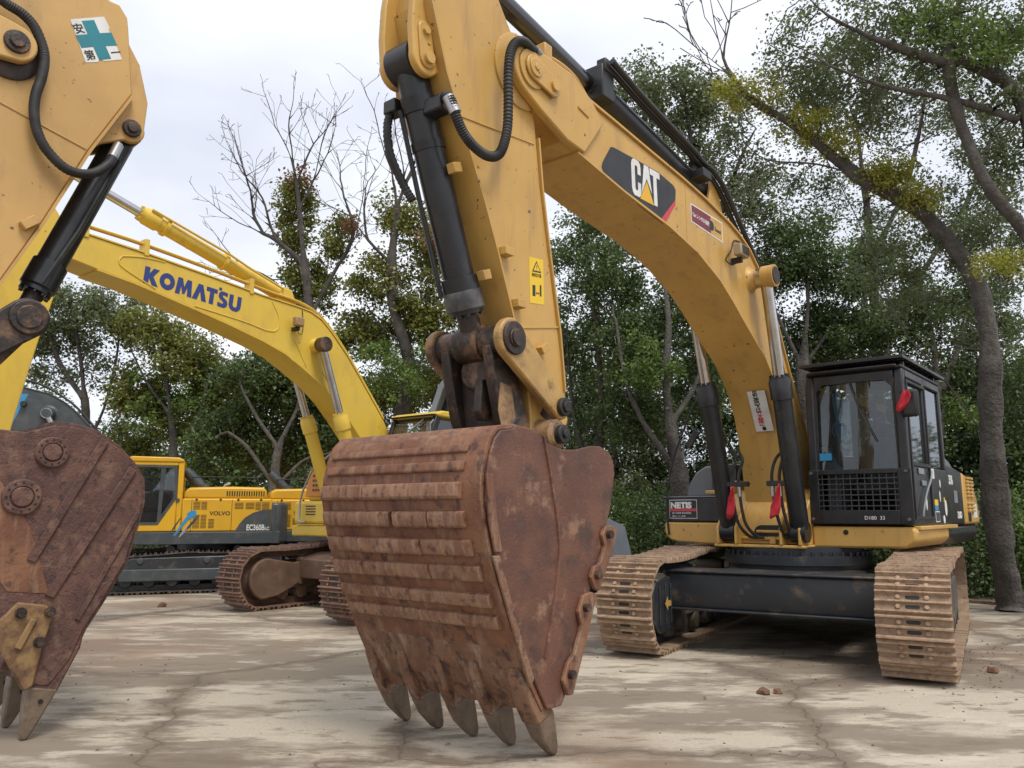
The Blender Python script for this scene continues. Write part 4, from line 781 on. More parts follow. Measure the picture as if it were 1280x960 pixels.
        for x, z, r in ((-.01, 1.91, .108), (-.17, 1.60, .122)):
            fl = MB().lathe((x, s * (W + .03), z), (x, s * (W + .062), z), [(0, r), (.75, r), (1, r * .92), (1, r * .62), (.6, r * .6), (1.2, r * .5), (1.2, .001)], 26).build('pin_flange', lrust, po)
            bb = MB()
            for i in range(12):
                a = 2 * math.pi * i / 12; bb.cyl((x + r * .78 * math.cos(a), s * (W + .05), z + r * .78 * math.sin(a)), (x + r * .78 * math.cos(a), s * (W + .064), z + r * .78 * math.sin(a)), .009, 6)
            bb.build('flange_bolts', dprint, fl)['kind'] = 'stuff'
        co = MB().prism([(-.14, .91), (.03, .88), (.085, .83), (.03, .59), (-.005, .36), (-.06, .33), (-.21, .60), (-.24, .80)], *Y(.032, .075)).build('side_cutter', cutter_y, po, bevel=.012)
        MB().prism([(-.06, .80), (-.02, .79), (-.10, .60), (-.14, .62)], *Y(.07, .095)).build('cutter_rib', cutter_y, po, bevel=.008)
        for x, z in ((-.12, .84), (.055, .83), (.005, .64)):
            MB().lathe((x, s * (W + .07), z), (x, s * (W + .125), z), [(0, .036), (.4, .036), (.4, .028), (1, .026)], 12).build('cutter_bolt', grease, po)
        MB().prism([(-.33, 1.75), (-.1, 1.4), (.05, .95), (-.2, .98), (-.5, 1.4)], *Y(.032, .036)).build('liner_plate', rust, po, bevel=.001)
    for i, y in enumerate((-.66, -.22, .22, .66)):
        def wedge(pts, m, nm, par):
            b_ = MB(); vs = []
            for (x0, z0, x1, z1, hw) in pts: vs += [(x0, y - hw, z0), (x0, y + hw, z0), (x1, y + hw, z1), (x1, y - hw, z1)]
            fs = [(3, 2, 1, 0)] + [(q * 4 + j, q * 4 + (j + 1) % 4, (q + 1) * 4 + (j + 1) % 4, (q + 1) * 4 + j) for q in range(len(pts) - 1) for j in range(4)] + [tuple(len(vs) - 4 + j for j in range(4))]
            return b_.add(vs, fs).build(nm, m, par, bevel=.015)
        a_ = wedge([(.315, .72, .20, .74, .05), (.285, .56, .12, .60, .062), (.19, .36, .03, .42, .064), (.155, .28, .0, .33, .064)], lrust, 'tooth_adapter', bk)
        wedge([(.165, .31, -.02, .35, .07), (.11, .2, -.03, .22, .06), (.04, .05, -.035, .06, .038), (.01, .0, -.03, .0, .026)], toothm, 'tooth_tip', a_)
        MB().lathe((.06, y - .072, .245), (.06, y + .072, .245), [(0, .016), (1, .016)], 10).build('tooth_pin', dprint, a_)
    return root
left_excavator()

# ------------------------------------------------------------------ bright yellow excavator in the middle distance
def middle_excavator():
    root = empty('tracked_excavator', (-2.11, 13.46, 0), az(38))
    tag(root, 'bright yellow excavator with blue lettering on its boom and rusty brown tracks', 'excavator')
    I = Matrix.Identity(4); sm = shoe_mesh(.58, shoe_r, .19)
    for yc, lb in ((-1.17, 'rusty brown track with round travel motor cover'), (1.29, 'rusty brown track behind the big bucket')):
        track(root, I, yc, .58, 1.66, .475, .42, -1.75, .475, .42, .07, sm, .19, lb, chain=rframe)
        running_gear(root, I, yc, 1.66, .475, .42, -1.75, .475, .42, rframe, rframe)
        for s in (1, -1):
            ys = sorted((yc + s * .205, yc + s * .285))
            MB().prism(arc2(1.60, .47, .315, -75, 110, 14) + [(1.1, .70), (.95, .72), (.95, .40), (1.15, .30), (1.4, .2)], *ys).build('motor_cover', rframe, root, bevel=.02)
            ys = sorted((yc + s * .203, yc + s * .25))
            MB().prism([(.97, .72), (.55, .74), (-1.2, .74), (-1.2, .40), (-.3, .44), (.35, .44), (.97, .34)], *ys).build('side_beam', rframe, root, bevel=.015)
            MB().bx(.93, 1.0, ys[0] - .01, ys[1] + .05 * max(s, 0), .36, .78).build('frame_rib', rframe, root, bevel=.008)
    MB().prism([(-1.1, .45), (1.0, .45), (1.0, .75), (.6, .85), (-.6, .85), (-1.1, .75)], -1.0, 1.1).build('carbody', rframe, root, bevel=.02)
    MB().lathe((0, .05, .83), (0, .05, 1.08), [(0, .65), (.4, .65), (.4, .72), (.7, .72), (.7, .62), (1, .62)], 36).build('slew_ring', under, root)
    MB().bx(-2.3, .75, -.55, .45, 1.08, 1.16).build('upper_frame', kom_y, root, bevel=.01)
    MB().bx(-.55, .72, -1.48, -.56, 1.30, 1.68).build('tool_box', kom_y, root, bevel=.05)
    MB().bx(-.55, .74, -1.50, -.55, 1.10, 1.285).build('right_skirt', kom_y, root, bevel=.03)
    v = MB()
    for i in range(4): v.bx(.721, .726, -1.15, -.90, 1.45 + i * .045, 1.47 + i * .045)
    v.build('vent_slots', dprint, root)
    MB().bx(-.9, .45, -1.48, -.6, 1.685, 1.84).build('tank_cover', kom_y, root, bevel=.05)
    MB().bx(.10, .75, -1.35, -.65, 1.285, 1.30).build('step_plate', kom_y, root)
    g = MB(); g.prismx([(-1.45, 1.76), (-1.36, 2.20), (-.85, 2.20), (-.85, 1.76)], .48, .52); gp = g.build('step_guard', orange, root, bevel=.01)
    h = MB()
    for i in range(5):
        for j in range(4): h.bx(.521, .524, -1.25 + i * .075, -1.20 + i * .075, 1.85 + j * .08, 1.89 + j * .08)
    h.build('guard_holes', dprint, gp)['kind'] = 'stuff'
    MB().tube(smooth_path([(.80, -1.05, 1.34), (.80, -1.18, 1.34), (.80, -1.22, 1.42), (.80, -1.19, 1.75), (.80, -1.02, 2.05), (.80, -.84, 2.24), (.80, -.20, 2.56)]), .018).build('handrail', silver, root)
    MB().lathe((-.3, -1.2, 1.84), (-.3, -1.2, 2.15), [(0, .06), (.8, .06), (.8, .075), (1, .075)], 14).build('exhaust_stack', silver, root)
    # cab
    c_ = MB()
    for y in (.36, 1.27):
        c_.prism([(.10, 3.0), (.22, 3.0), (.38, 2.6), (.42, 1.25), (.32, 1.25), (.28, 2.58)], y, y + .08); c_.bx(-1.2, -1.1, y, y + .08, 1.25, 3.0); c_.bx(-.5, -.42, y, y + .08, 1.25, 3.0)
        c_.bx(-1.2, .38, y + .01, y + .06, 1.25, 1.9)
    c_.bx(.33, .40, .44, 1.27, 1.25, 1.95); c_.bx(.1, .2, .44, 1.27, 2.95, 3.0)
    cab = c_.build('cab', black, root, bevel=.012)
    MB().prism([(-1.25, 2.95), (.20, 2.98), (.25, 3.03), (.1, 3.08), (-1.0, 3.07), (-1.25, 3.02)], .33, 1.38).build('cab_roof', kom_y, cab, bevel=.025)
    MB().bx(.12, .30, .36, 1.34, 3.0, 3.02).build('roof_visor', dblack, cab, bevel=.005)
    MB().add([(.21, .44, 2.96), (.21, 1.27, 2.96), (.36, 1.27, 2.6), (.36, .44, 2.6), (.39, .44, 1.95), (.39, 1.27, 1.95)], [(3, 2, 1, 0), (4, 5, 2, 3)]).build('windscreen', glass, cab, smooth=0)
    for x0, x1 in ((-1.1, -.5), (-.42, .2)): plate('side_window', [(0, 0), (x1 - x0, 0), (x1 - x0, 1.0), (0, 1.0)], glass, cab, frame3((x1, 1.32, 1.93), (-1, 0, 0), (0, 0, 1)), .005)
    MB().bx(-.8, -.3, .62, 1.1, 1.6, 1.75).prism([(-.85, 1.65), (-.72, 1.65), (-.8, 2.5), (-.93, 2.5)], .62, 1.1).build('operator_seat', seatm, cab, bevel=.05)
    MB().tube([(.43, .75, 2.62), (.30, 1.0, 2.86), (.25, 1.1, 2.95)], .014).tube([(.36, 1.36, 2.55), (.38, 1.37, 2.85), (.3, 1.36, 2.92)], .012).build('wiper', lgrey, cab)
    # engine house with its hood raised behind the cab
    MB().bx(-2.4, -.95, -1.45, .33, 1.18, 1.84).bx(-2.4, -1.25, .34, 1.42, 1.18, 2.0).build('engine_house', kom_y, root, bevel=.05)
    MB().prismz([(-2.2, 1.42), (-2.7, 1.3), (-2.95, .7), (-3.0, 0), (-2.95, -.7), (-2.7, -1.3), (-2.2, -1.42)], 1.1, 2.05).build('counterweight', kom_y, root, bevel=.08)
    ho = [(-.62, 2.0), (-.58, 3.0), (-.20, 3.84), (-.06, 3.95), (.10, 3.96), (.30, 3.88), (.62, 3.2), (.66, 2.0)]; inn = [(-.48, 2.0), (-.44, 2.98), (-.08, 3.76), (.0, 3.84), (.10, 3.85), (.22, 3.80), (.50, 3.15), (.54, 2.0)]
    hd = MB().prismx(ho + inn[::-1], -1.72, -1.45).build('engine_hood', lgrey, root, bevel=.015)
    ms = MB().prismx(inn, -1.64, -1.60).build('hood_screen', dprint, hd)
    q = MB()
    for i in range(26):
        z = 2.6 + i * .05; q.bx(-1.598, -1.59, -.38, .45, z, z + .012) if z < 3.3 else q.bx(-1.598, -1.59, -.1, .28, z, z + .012)
    for i in range(16):
        y = -.36 + i * .052; q.bx(-1.596, -1.588, y, y + .012, 2.5, 3.2)
    q.build('screen_wires', greyp, hd)['kind'] = 'stuff'
    # boom
    top = [(.0, 2.5), (.32, 3.0), (.77, 3.53), (1.12, 3.94), (1.45, 4.26), (1.65, 4.42), (1.85, 4.50), (2.07, 4.53), (2.7, 4.57), (3.65, 4.67), (4.49, 4.75), (5.21, 4.80), (5.36, 4.77), (5.46, 4.64)]
    low = [(5.44, 4.47), (5.04, 4.40), (4.59, 4.34), (3.79, 4.18), (3.19, 4.05), (2.67, 3.92), (2.30, 3.80), (1.95, 3.62), (1.60, 3.42), (1.33, 3.22), (1.04, 2.93), (.79, 2.66), (.6, 2.25), (.45, 1.6), (.1, 1.45), (-.15, 1.6), (-.15, 2.1)]
    bo = MB().prism(top + low, -.245, .245).build('boom', kom_y, root, bevel=.012)
    MB().strip(top[1:-1], -.26, .26, .018).strip(low[1:-4], -.26, .26, .016).build('flange_plate', kom_y, bo)
    for a in ([(4.75, 4.64), (4.79, 4.56), (4.70, 4.48), (4.3, 4.32)], [(4.75, 4.64), (4.5, 4.69), (4.2, 4.70)], [(3.75, 4.21), (3.0, 4.14), (2.62, 4.08), (2.45, 4.12), (2.42, 4.3), (2.55, 4.52)], [(1.9, 3.65), (2.15, 4.05)], [(1.2, 3.15), (1.6, 3.62)]):
        MB().tube(smooth_path([(x, .247, z) for x, z in a], 5), .010, 6).build('weld_ridge', kom_y, bo)
    O_ = [(.5 + .5 * math.cos(t), .5 + .5 * math.sin(t)) for t in [R(q) for q in range(0, 361, 20)]] + [(.5 + .2 * math.cos(t), .5 + .2 * math.sin(t)) for t in [R(q) for q in range(360, -1, -20)]]
    glyphs = [([(0, 0), (0, 1), (.32, 1), (.32, .64), (.54, 1), (.92, 1), (.58, .52), (.94, 0), (.56, 0), (.32, .38), (.32, 0)], .96), (O_, 1.04), ([(0, 0), (.1, 1), (.40, 1), (.56, .50), (.72, 1), (1.02, 1), (1.12, 0), (.82, 0), (.77, .52), (.63, .08), (.49, .08), (.35, .52), (.30, 0)], 1.12), ([(0, 0), (.34, 1), (.66, 1), (1.0, 0), (.66, 0), (.5, .56), (.34, 0)], .90), ([(0, 1), (.78, 1), (.78, .74), (.56, .74), (.56, 0), (.26, 0), (.26, .74), (0, .74)], .72), ([(.12, 1.02), (.32, 1.02), (.32, 1.2), (.12, 1.2)], .12),
              ([(0, .04), (.12, 0), (.48, 0), (.66, .09), (.72, .3), (.66, .48), (.5, .58), (.33, .66), (.33, .76), (.42, .79), (.66, .74), (.68, .97), (.5, 1), (.22, 1), (.05, .88), (.02, .66), (.12, .5), (.38, .38), (.42, .29), (.34, .23), (0, .27)], .78), ([(0, 1), (.3, 1), (.3, .36), (.36, .27), (.46, .25), (.56, .27), (.61, .36), (.61, 1), (.91, 1), (.91, .32), (.82, .12), (.62, 0), (.3, 0), (.1, .12), (0, .32)], .95)]
    tot = sum(g[1] for g in glyphs); kx = 1.42 / tot; cx_ = 0; KF = frame3((4.47, .2455, 4.365), (-1, 0, -.085), (0, 0, 1))
    for g, adv in glyphs:
        plate('boom_letter', [(cx_ + p[0] * kx * .97, p[1] * .225) for p in g], blue, bo, KF, .003); cx_ += adv * kx
    MB().lathe((1.75, .22, 3.99), (1.75, .50, 3.99), [(0, .27), (.04, .27), (.05, .12), (.2, .1), (1, .1)], 28).build('cylinder_pin', kom_y, bo)
    MB().cyl((1.75, .36, 3.99), (1.75, .52, 3.99), .115, 22).build('pin_end', grease, bo, bevel=.01)
    for s in (1, -1): cylinder(root, (.72, s * .38, 1.3), (1.75, s * .41, 3.99), .10, .625, kom_y, 'boom_cylinder', eye=.10, ey=.08)
    sc_ = cylinder(root, (2.22, 0, 4.72), (6.1, 0, 5.82), .10, .575, kom_y, 'stick_cylinder', eye=.12, ey=.1)
    MB().prism([(2.0, 4.5), (2.45, 4.53), (2.3, 4.80), (2.14, 4.80)], .10, .14).prism([(2.0, 4.5), (2.45, 4.53), (2.3, 4.80), (2.14, 4.80)], -.14, -.10).build('cylinder_bracket', kom_y, bo, bevel=.01)
    for t in (.25, .48):
        p = Vector((2.22, 0, 4.72)).lerp(Vector((6.1, 0, 5.82)), t); q = Vector((2.22, 0, 4.72)).lerp(Vector((6.1, 0, 5.82)), t + .012); MB().cyl(p, q, .125, 20).build('cylinder_band', kom_y, sc_)
    MB().tube([(4.35, .12, 5.40), (3.2, .14, 5.08), (2.9, .16, 4.96), (2.3, .16, 4.78)], .018).build('cylinder_pipe', kom_y, sc_)
    pip = mat('copper_tone_pipe', (.42, .22, .09), rough=.4)
    for y in (.15, .21):
        MB().tube(smooth_path([(5.15, y, 4.92), (4.45, y, 4.88), (3.54, y, 4.79), (2.63, y, 4.68), (2.0, y, 4.62), (1.6, y, 4.46), (1.2, y, 4.1), (.8, y, 3.65), (.3, y, 3.05)], 5), .016).build('boom_pipe', pip if y < .2 else kom_y, root)
    for x, z in ((5.2, 4.86), (4.45, 4.82), (2.9, 4.66)): MB().bx(x - .03, x + .03, .1, .262, z - .1, z + .12).build('pipe_clamp', kom_y, bo, bevel=.005)
    wl = MB().bx(2.10, 2.25, .33, .43, 4.20, 4.34).build('work_light', mat('work_light_brown', (.32, .2, .09), rough=.35), bo, bevel=.02)
    MB().tube(smooth_path([(2.15, .30, 4.2), (2.1, .30, 4.12), (2.02, .27, 4.14), (2.0, .26, 4.3), (2.02, .25, 4.5)]), .006).bx(2.13, 2.2, .25, .36, 4.15, 4.2).build('light_bracket', dblack, wl)
    MB().prism([(5.30, 4.66), (5.40, 4.3), (5.60, 3.4), (5.77, 2.5), (5.85, 2.0), (6.1, 1.8), (6.3, 2.0), (6.32, 3.8), (6.42, 5.2), (6.25, 5.9), (6.0, 5.92), (5.75, 5.3), (5.45, 4.9)], -.2, .2).build('stick', kom_y, root, bevel=.012)
    return root
middle_excavator()

# ------------------------------------------------------------------ golden yellow excavators at the back left
def back_excavator(boom):
    root = empty('tracked_excavator', (-6.03, 16.78, 0), az(70))
    I = Matrix.Identity(4); sm = shoe_mesh(.5, shoe_d, .18, False)
    for yc in (1.12, -1.12):
        track(root, I, yc, .5, 2.0, .36, .31, -1.6, .36, .31, .09, sm, .18)
        running_gear(root, I, yc, 2.0, .36, .31, -1.6, .36, .31, under, under, .26)
        MB().prism([(1.7, .24), (1.7, .46), (-1.3, .46), (-1.3, .24)], yc + .262, yc + .30).build('side_beam', dgrey, root, bevel=.02)
        for x in (1.35, .2): MB().lathe((x, yc + .18, .60), (x, yc + .29, .60), [(0, .07), (.7, .07), (1, .04)], 14).build('carrier_hub', dgrey, root)
    MB().lathe((0, 0, .6), (0, 0, .9), [(0, .8), (1, .8)], 28).build('slew_ring', under, root)
    MB().bx(-1.1, 1.1, -.9, .9, .45, .65).build('carbody', under, root)
    MB().bx(-1.10, 1.75, -1.39, 1.39, .90, 1.13).build('side_skirt', dgrey, root, bevel=.015)
    MB().bx(-.93, .70, -1.385, 1.385, 1.132, 1.755).build('engine_house', vol_y, root, bevel=.03)
    MB().prism([(-.84, 1.75), (-.82, 1.93), (-.75, 1.975), (-.2, 1.985), (.3, 1.97), (.58, 1.96), (.66, 1.90), (.70, 1.75)], .2, 1.33).build('engine_hood', vol_y, root, bevel=.04)
    MB().prismz([(-.92, 1.40), (-1.08, 1.38), (-1.22, 1.2), (-1.3, .6), (-1.3, -.6), (-1.22, -1.2), (-.92, -1.40)], .89, 1.68).build('counterweight', dgrey, root, bevel=.05)
    sl = MB()
    for i in range(16): x = -.78 + i * .045; sl.bx(x, x + .022, 1.331, 1.335, 1.80, 1.90)
    sl.build('hood_slots', dprint, root)
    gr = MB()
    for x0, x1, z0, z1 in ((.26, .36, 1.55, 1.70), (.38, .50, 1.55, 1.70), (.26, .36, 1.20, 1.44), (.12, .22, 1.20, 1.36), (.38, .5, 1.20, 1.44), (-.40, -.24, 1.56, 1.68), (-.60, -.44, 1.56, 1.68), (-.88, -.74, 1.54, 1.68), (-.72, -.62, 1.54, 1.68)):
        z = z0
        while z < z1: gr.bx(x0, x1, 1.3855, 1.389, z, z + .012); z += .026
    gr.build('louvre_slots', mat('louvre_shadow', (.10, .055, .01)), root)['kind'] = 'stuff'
    for x in (-.19, .53): MB().bx(x - .004, x + .004, 1.3852, 1.388, 1.14, 1.74).build('panel_seam', dprint, root)
    SF = lambda x, z, e=0: frame3((x, 1.387 + e, z), (-1, 0, 0), (0, 0, 1))
    plate('dark_panel', [(0, 0), (.08, .14), (.18, .26), (.32, .35), (.48, .40), (.66, .42), (.66, 0)], dgrey, root, SF(-.26, 1.135), .003)
    text('VOLVO', .105, dprint, root, SF(.205, 1.44), bold=.002, width=.37, label='dark letters reading VOLVO')
    text('EC360B', .15, white, root, SF(-.47, 1.155, .0035), bold=.004, width=.33, label='white letters reading EC360B'); text('LC', .085, white, root, SF(-.81, 1.155, .0035), bold=.002, width=.08)
    for pts, mm in (([(.0, .0), (.05, .05), (.20, .30), (.34, .50), (.30, .52), (.42, .60), (.52, .60), (.56, .47), (.46, .44), (.34, .36), (.18, .16), (.06, .0)], cyan), ([(-.12, -.05), (.02, .16), (.18, .42), (.15, .42), (-.02, .17)], dgrey), ([(.18, .0), (.34, .22), (.52, .42), (.62, .50), (.52, .34), (.40, .20)], dgrey), ([(.14, -.05), (.24, .1), (.36, .26), (.34, .14)], white)):
        plate('stripe_decal', [(p[0] * .72, p[1] * .78) for p in pts], mm, root, SF(.83, 1.06, .004), .002)
    MB().lathe((.69, 1.1, 2.30), (.23, 1.1, 1.84), [(0, .085), (.2, .10), (.7, .095), (.72, .12), (.8, .12), (.82, .10), (1, .10)], 20).build('intake_pipe', dgrey, root)
    MB().tube(smooth_path([(.55, 1.28, 1.96), (.55, 1.30, 2.12), (.45, 1.30, 2.16), (-.55, 1.30, 2.16), (-.65, 1.30, 2.12), (-.65, 1.28, 1.96)], 4), .012).build('handrail', dblack, root)
    for x in (.45, .02, -.3, -.72): MB().bx(x - .02, x + .02, 1.386, 1.398, 1.72, 1.75).build('panel_latch', dprint, root)
    MB().tube([(-.02, 1.0, 1.95), (-.05, 1.0, 2.02), (-.14, 1.0, 2.06)], .03).build('exhaust_pipe', silver, root)
    # cab
    c_ = MB()
    for y in (.42, 1.31):
        s = [(.70, 1.14), (.70, 2.42), (.78, 2.50), (1.70, 2.50), (1.86, 2.2), (1.92, 1.14)]
        win = [(.80, 1.80), (.83, 2.33), (1.66, 2.36), (1.76, 2.1), (1.80, 1.3), (1.10, 1.3)]
        n = len(win)
        for i in range(6):
            pass
        c_.bx(.70, .80, y, y + .08, 1.14, 2.45); c_.bx(.80, 1.72, y, y + .08, 2.36, 2.45); c_.prism([(1.70, 2.40), (1.80, 2.40), (1.95, 2.0), (1.98, 1.14), (1.88, 1.14), (1.84, 2.0)], y, y + .08)
        c_.prism([(.80, 1.14), (1.88, 1.14), (1.88, 1.28), (1.10, 1.28), (.80, 1.78)], y, y + .08)
    c_.bx(.70, .76, .5, 1.31, 1.14, 2.45)
    if not boom: return root
    cab = c_.build('cab', vol_y, root, bevel=.02)
    MB().prism([(.70, 2.43), (1.72, 2.43), (1.74, 2.48), (1.6, 2.53), (.8, 2.52), (.71, 2.48)], .40, 1.41).build('cab_roof', vol_y, cab, bevel=.02)
    MB().prism([(1.06, 1.30), (1.12, 1.30), (1.10, 2.36), (1.02, 2.36)], 1.30, 1.385).prism([(.80, 1.76), (1.10, 1.26), (1.84, 1.26), (1.84, 1.31), (1.13, 1.31), (.85, 1.78), (.87, 2.32), (1.75, 2.34), (1.75, 2.38), (.82, 2.36)], 1.372, 1.396).build('door_frame', dgrey, cab)
    plate('side_window', [(0, .0), (-.28, .5), (-.25, 1.06), (.66, 1.08), (.72, .0)][::-1], glass, cab, frame3((1.10, 1.34, 1.29), (1, 0, 0), (0, 0, 1)), .005)
    MB().bx(1.0, 1.45, .7, 1.1, 1.5, 1.62).prism([(.92, 1.55), (1.05, 1.55), (1.0, 2.2), (.9, 2.2)], .7, 1.1).build('operator_seat', seatm, cab, bevel=.04)
    MB().prismz([(1.2, .5), (1.86, .5), (1.86, 1.3), (1.2, 1.3)], 1.14, 1.2).build('cab_floor', dgrey, cab)
    MB().cyl((.78, 1.385, 1.72), (.78, 1.41, 1.72), .035, 14).build('door_knob', dgrey, cab)
    if boom:
        top = [(.6, 1.5), (1.2, 2.0), (1.7, 2.3), (2.15, 2.62), (2.42, 3.05), (2.77, 3.42), (3.0, 3.62), (3.28, 3.77), (3.84, 3.90), (4.4, 3.95), (5.5, 3.9), (6.6, 3.8)]
        low = [(6.6, 3.4), (5.4, 3.3), (4.2, 3.15), (3.7, 3.0), (3.2, 2.6), (2.8, 2.1), (2.2, 1.6), (1.5, 1.3), (.7, 1.2)]
        bo = MB().prism(top + low, -.27, .27).build('boom', dgrey, root, bevel=.012, label='slate grey boom with blue and white stripes')
        MB().strip(top[3:-1], -.285, .285, .016).build('flange_plate', dgrey, bo)
        for y in (.15, .22): MB().tube(smooth_path([(5, y, 4.05), (4.1, y, 4.06), (3.5, y, 3.98), (3.05, y, 3.74), (2.75, y, 3.5), (2.4, y, 3.1), (2.1, y, 2.7)]), .022).build('boom_pipe', dblack, bo)
        MB().lathe((3.25, .26, 3.37), (3.25, .52, 3.37), [(0, .2), (.1, .14), (.4, .11), (.7, .11), (.72, .085), (1, .085)], 22).build('cylinder_pin', dgrey, bo)
        cylinder(root, (2.2, .40, 1.15), (3.25, .42, 3.37), .09, .6, dgrey, 'boom_cylinder', eye=.10, ey=.07)
        BF = lambda x, z: frame3((x, .2715, z), (-1, 0, 0), (0, 0, 1))
        plate('stripe_decal', [(0, 0), (.12, 0), (.36, .62), (.20, .62)], cyan, bo, BF(3.98, 3.13), .002); plate('stripe_decal', [(-.06, .0), (-.01, 0), (.20, .62), (.14, .62)], white, bo, BF(3.98, 3.13), .002); plate('stripe_decal', [(-.12, .3), (-.07, .3), (.13, .62), (.06, .62)], warny, bo, BF(3.98, 3.13), .002)
        MB().lathe((3.68, .27, 3.55), (3.68, .36, 3.55), [(0, .03), (.4, .03), (.4, .06), (1, .05)], 12).build('work_light', dblack, bo)
        MB().prism([(6.3, 3.9), (6.8, 3.8), (6.9, 2.0), (6.6, 1.0), (6.4, 1.0), (6.3, 2.0)], -.2, .2).build('stick', dgrey, root, bevel=.012)
    return root
v1 = back_excavator(True); tag(v1, 'golden yellow excavator side on, dark skirt, black lettering and slate grey boom', 'excavator', 'golden yellow excavators at the back left')
v2 = back_excavator(False); tag(v2, 'golden yellow excavator mostly hidden behind the slate grey counterweight and bright yellow tool box', 'excavator', 'golden yellow excavators at the back left')
v2.location = (-4.75, 17.95, 0)

def grey_bucket():
    root = empty('spare_bucket', (1.22, 14.6, 0), az(52)); tag(root, 'slate grey spare bucket with a yellow sticker behind the big rusty bucket', 'bucket')
    side = [(-.5, 1.25), (.0, 1.42), (.30, 1.40), (.42, 1.25), (.38, .95), (.15, .55), (-.2, .2), (-.5, .0), (-.75, .05), (-.7, .6)]
    sh = MB().strip(side[1:8][::-1], -.6, .6, -.03).build('shell', dgrey, root, bevel=.005)
    for s in (1, -1): MB().prism(side, *sorted((s * .602, s * .635))).build('side_plate', lgrey if s > 0 else dgrey, root, bevel=.01)
    plate('yellow_sticker', [(0, 0), (.17, .04), (.15, .24), (-.02, .20)], warny, root, frame3((.1, .636, 1.0), (-1, 0, 0), (0, 0, 1)), .002)
    MB().cyl((.2, -.64, 1.45), (.2, .66, 1.45), .05, 14).build('pin_bar', silver, root)
    MB().prism([(.15, 1.38), (.5, 1.3), (.62, 1.36), (.45, 1.5), (.2, 1.5)], .5, .58).build('hinge_ear', dgrey, root, bevel=.01)
    for i in range(4): y = -.5 + i * .33; MB().prism([(-.45, .12), (-.62, 0), (-.98, .0), (-.7, .12)], y - .05, y + .05).build('tooth', toothm, root, bevel=.01)
grey_bucket()

# ------------------------------------------------------------------ trees and shrubs
def pxy(px, py, dp):      # a spot in the place, given by bearing, elevation and distance (metres) from where the photographer stood
    p = math.atan(.16); fx = (px - 640) / 1000; fz = -(py - 480) / 1000
    return Vector((fx * dp, (math.cos(p) - fz * math.sin(p)) * dp, 1.5 + (math.sin(p) + fz * math.cos(p)) * dp))
DENS = 1.75
def grow(limbs, blobs, rng, step=.32, kill=.30, infl=2.6, iters=110):
    """space colonisation from the given limbs into the given ellipsoids; blobs: (centre, radii, points, leaves per twig node)"""
    pos = []; par = []; own = []
    def addn(p, q): pos.append(np.array(p)); par.append(q); return len(pos) - 1
    joint = {}
    for pts in limbs:
        P = smooth_path(pts, 4) if len(pts) > 2 else [Vector(a) for a in pts]
        key = tuple(round(v, 2) for v in pts[0]); last = joint.get(key, -1)
        for k, p in enumerate(P):
            if k == 0 and last >= 0: continue
            if last >= 0:
                d_ = (Vector(pos[last]) - p).length
                for j in range(1, int(d_ / .45)): last = addn(Vector(pos[last]).lerp(p, .45 / d_), last) if False else last
            last = addn(p, last)
            for q in pts:
                if (Vector(q) - p).length < 1e-4: joint[tuple(round(v, 2) for v in q)] = last
    nl = len(pos)
    A = []; lf = []
    for c_, r_, n, kk in blobs:
        n = int(n * 2.1)
        v = rng.normal(size=(n, 3)); v /= np.linalg.norm(v, axis=1)[:, None]; v *= (rng.random((n, 1)) ** .42) * rng.uniform(.75, 1.32, (n, 1))
        # clumpy: pull the points toward a few centres so that gaps stay open
        kc = max(3, n // 26); cc = rng.normal(size=(kc, 3)); cc /= np.linalg.norm(cc, axis=1)[:, None]; cc *= rng.random((kc, 1)) ** .4
        near = np.argmin(((v[:, None] - cc[None]) ** 2).sum(2), 1); pull = .25 if kk == 0 else .42; v = v * (1 - pull) + cc[near] * pull
        A.append(np.array(c_) + v * np.array(r_)); lf += [kk] * n
    A = np.concatenate(A); lf = np.array(lf, float); N = np.array(pos)
    D = np.full(len(A), 1e9); W_ = np.zeros(len(A), int)
    def upd(start):
        new = np.array(pos[start:]); dd = np.sqrt(((A[:, None] - new[None]) ** 2).sum(2)); j = dd.argmin(1); m = dd[np.arange(len(A)), j]; b = m < D; D[b] = m[b]; W_[b] = j[b] + start
    upd(0); alive = np.ones(len(A), bool); leafw = {}
    for it in range(iters):
        act = alive & (D < (infl if it > 12 else 6.0))
        if not act.any(): break
        idx = np.where(act)[0]; start = len(pos); seen = {}
        for i in idx: seen.setdefault(W_[i], []).append(i)
        for n_, ii in seen.items():
            v = A[ii] - pos[n_]; v /= np.linalg.norm(v, axis=1)[:, None] + 1e-6; d_ = v.sum(0); L = np.linalg.norm(d_)
            if L < 1e-3: d_ = rng.normal(size=3); L = np.linalg.norm(d_)
            d_ = d_ / L + rng.normal(size=3) * .16; d_ /= np.linalg.norm(d_)
            q = addn(pos[n_] + d_ * step, n_); leafw[q] = float(lf[ii].mean())
        if len(pos) == start: break
        upd(start); alive &= D > kill
        if len(pos) > 7000: break
    return np.array(pos), np.array(par), nl, np.repeat(A, rng.poisson(lf * DENS), 0)
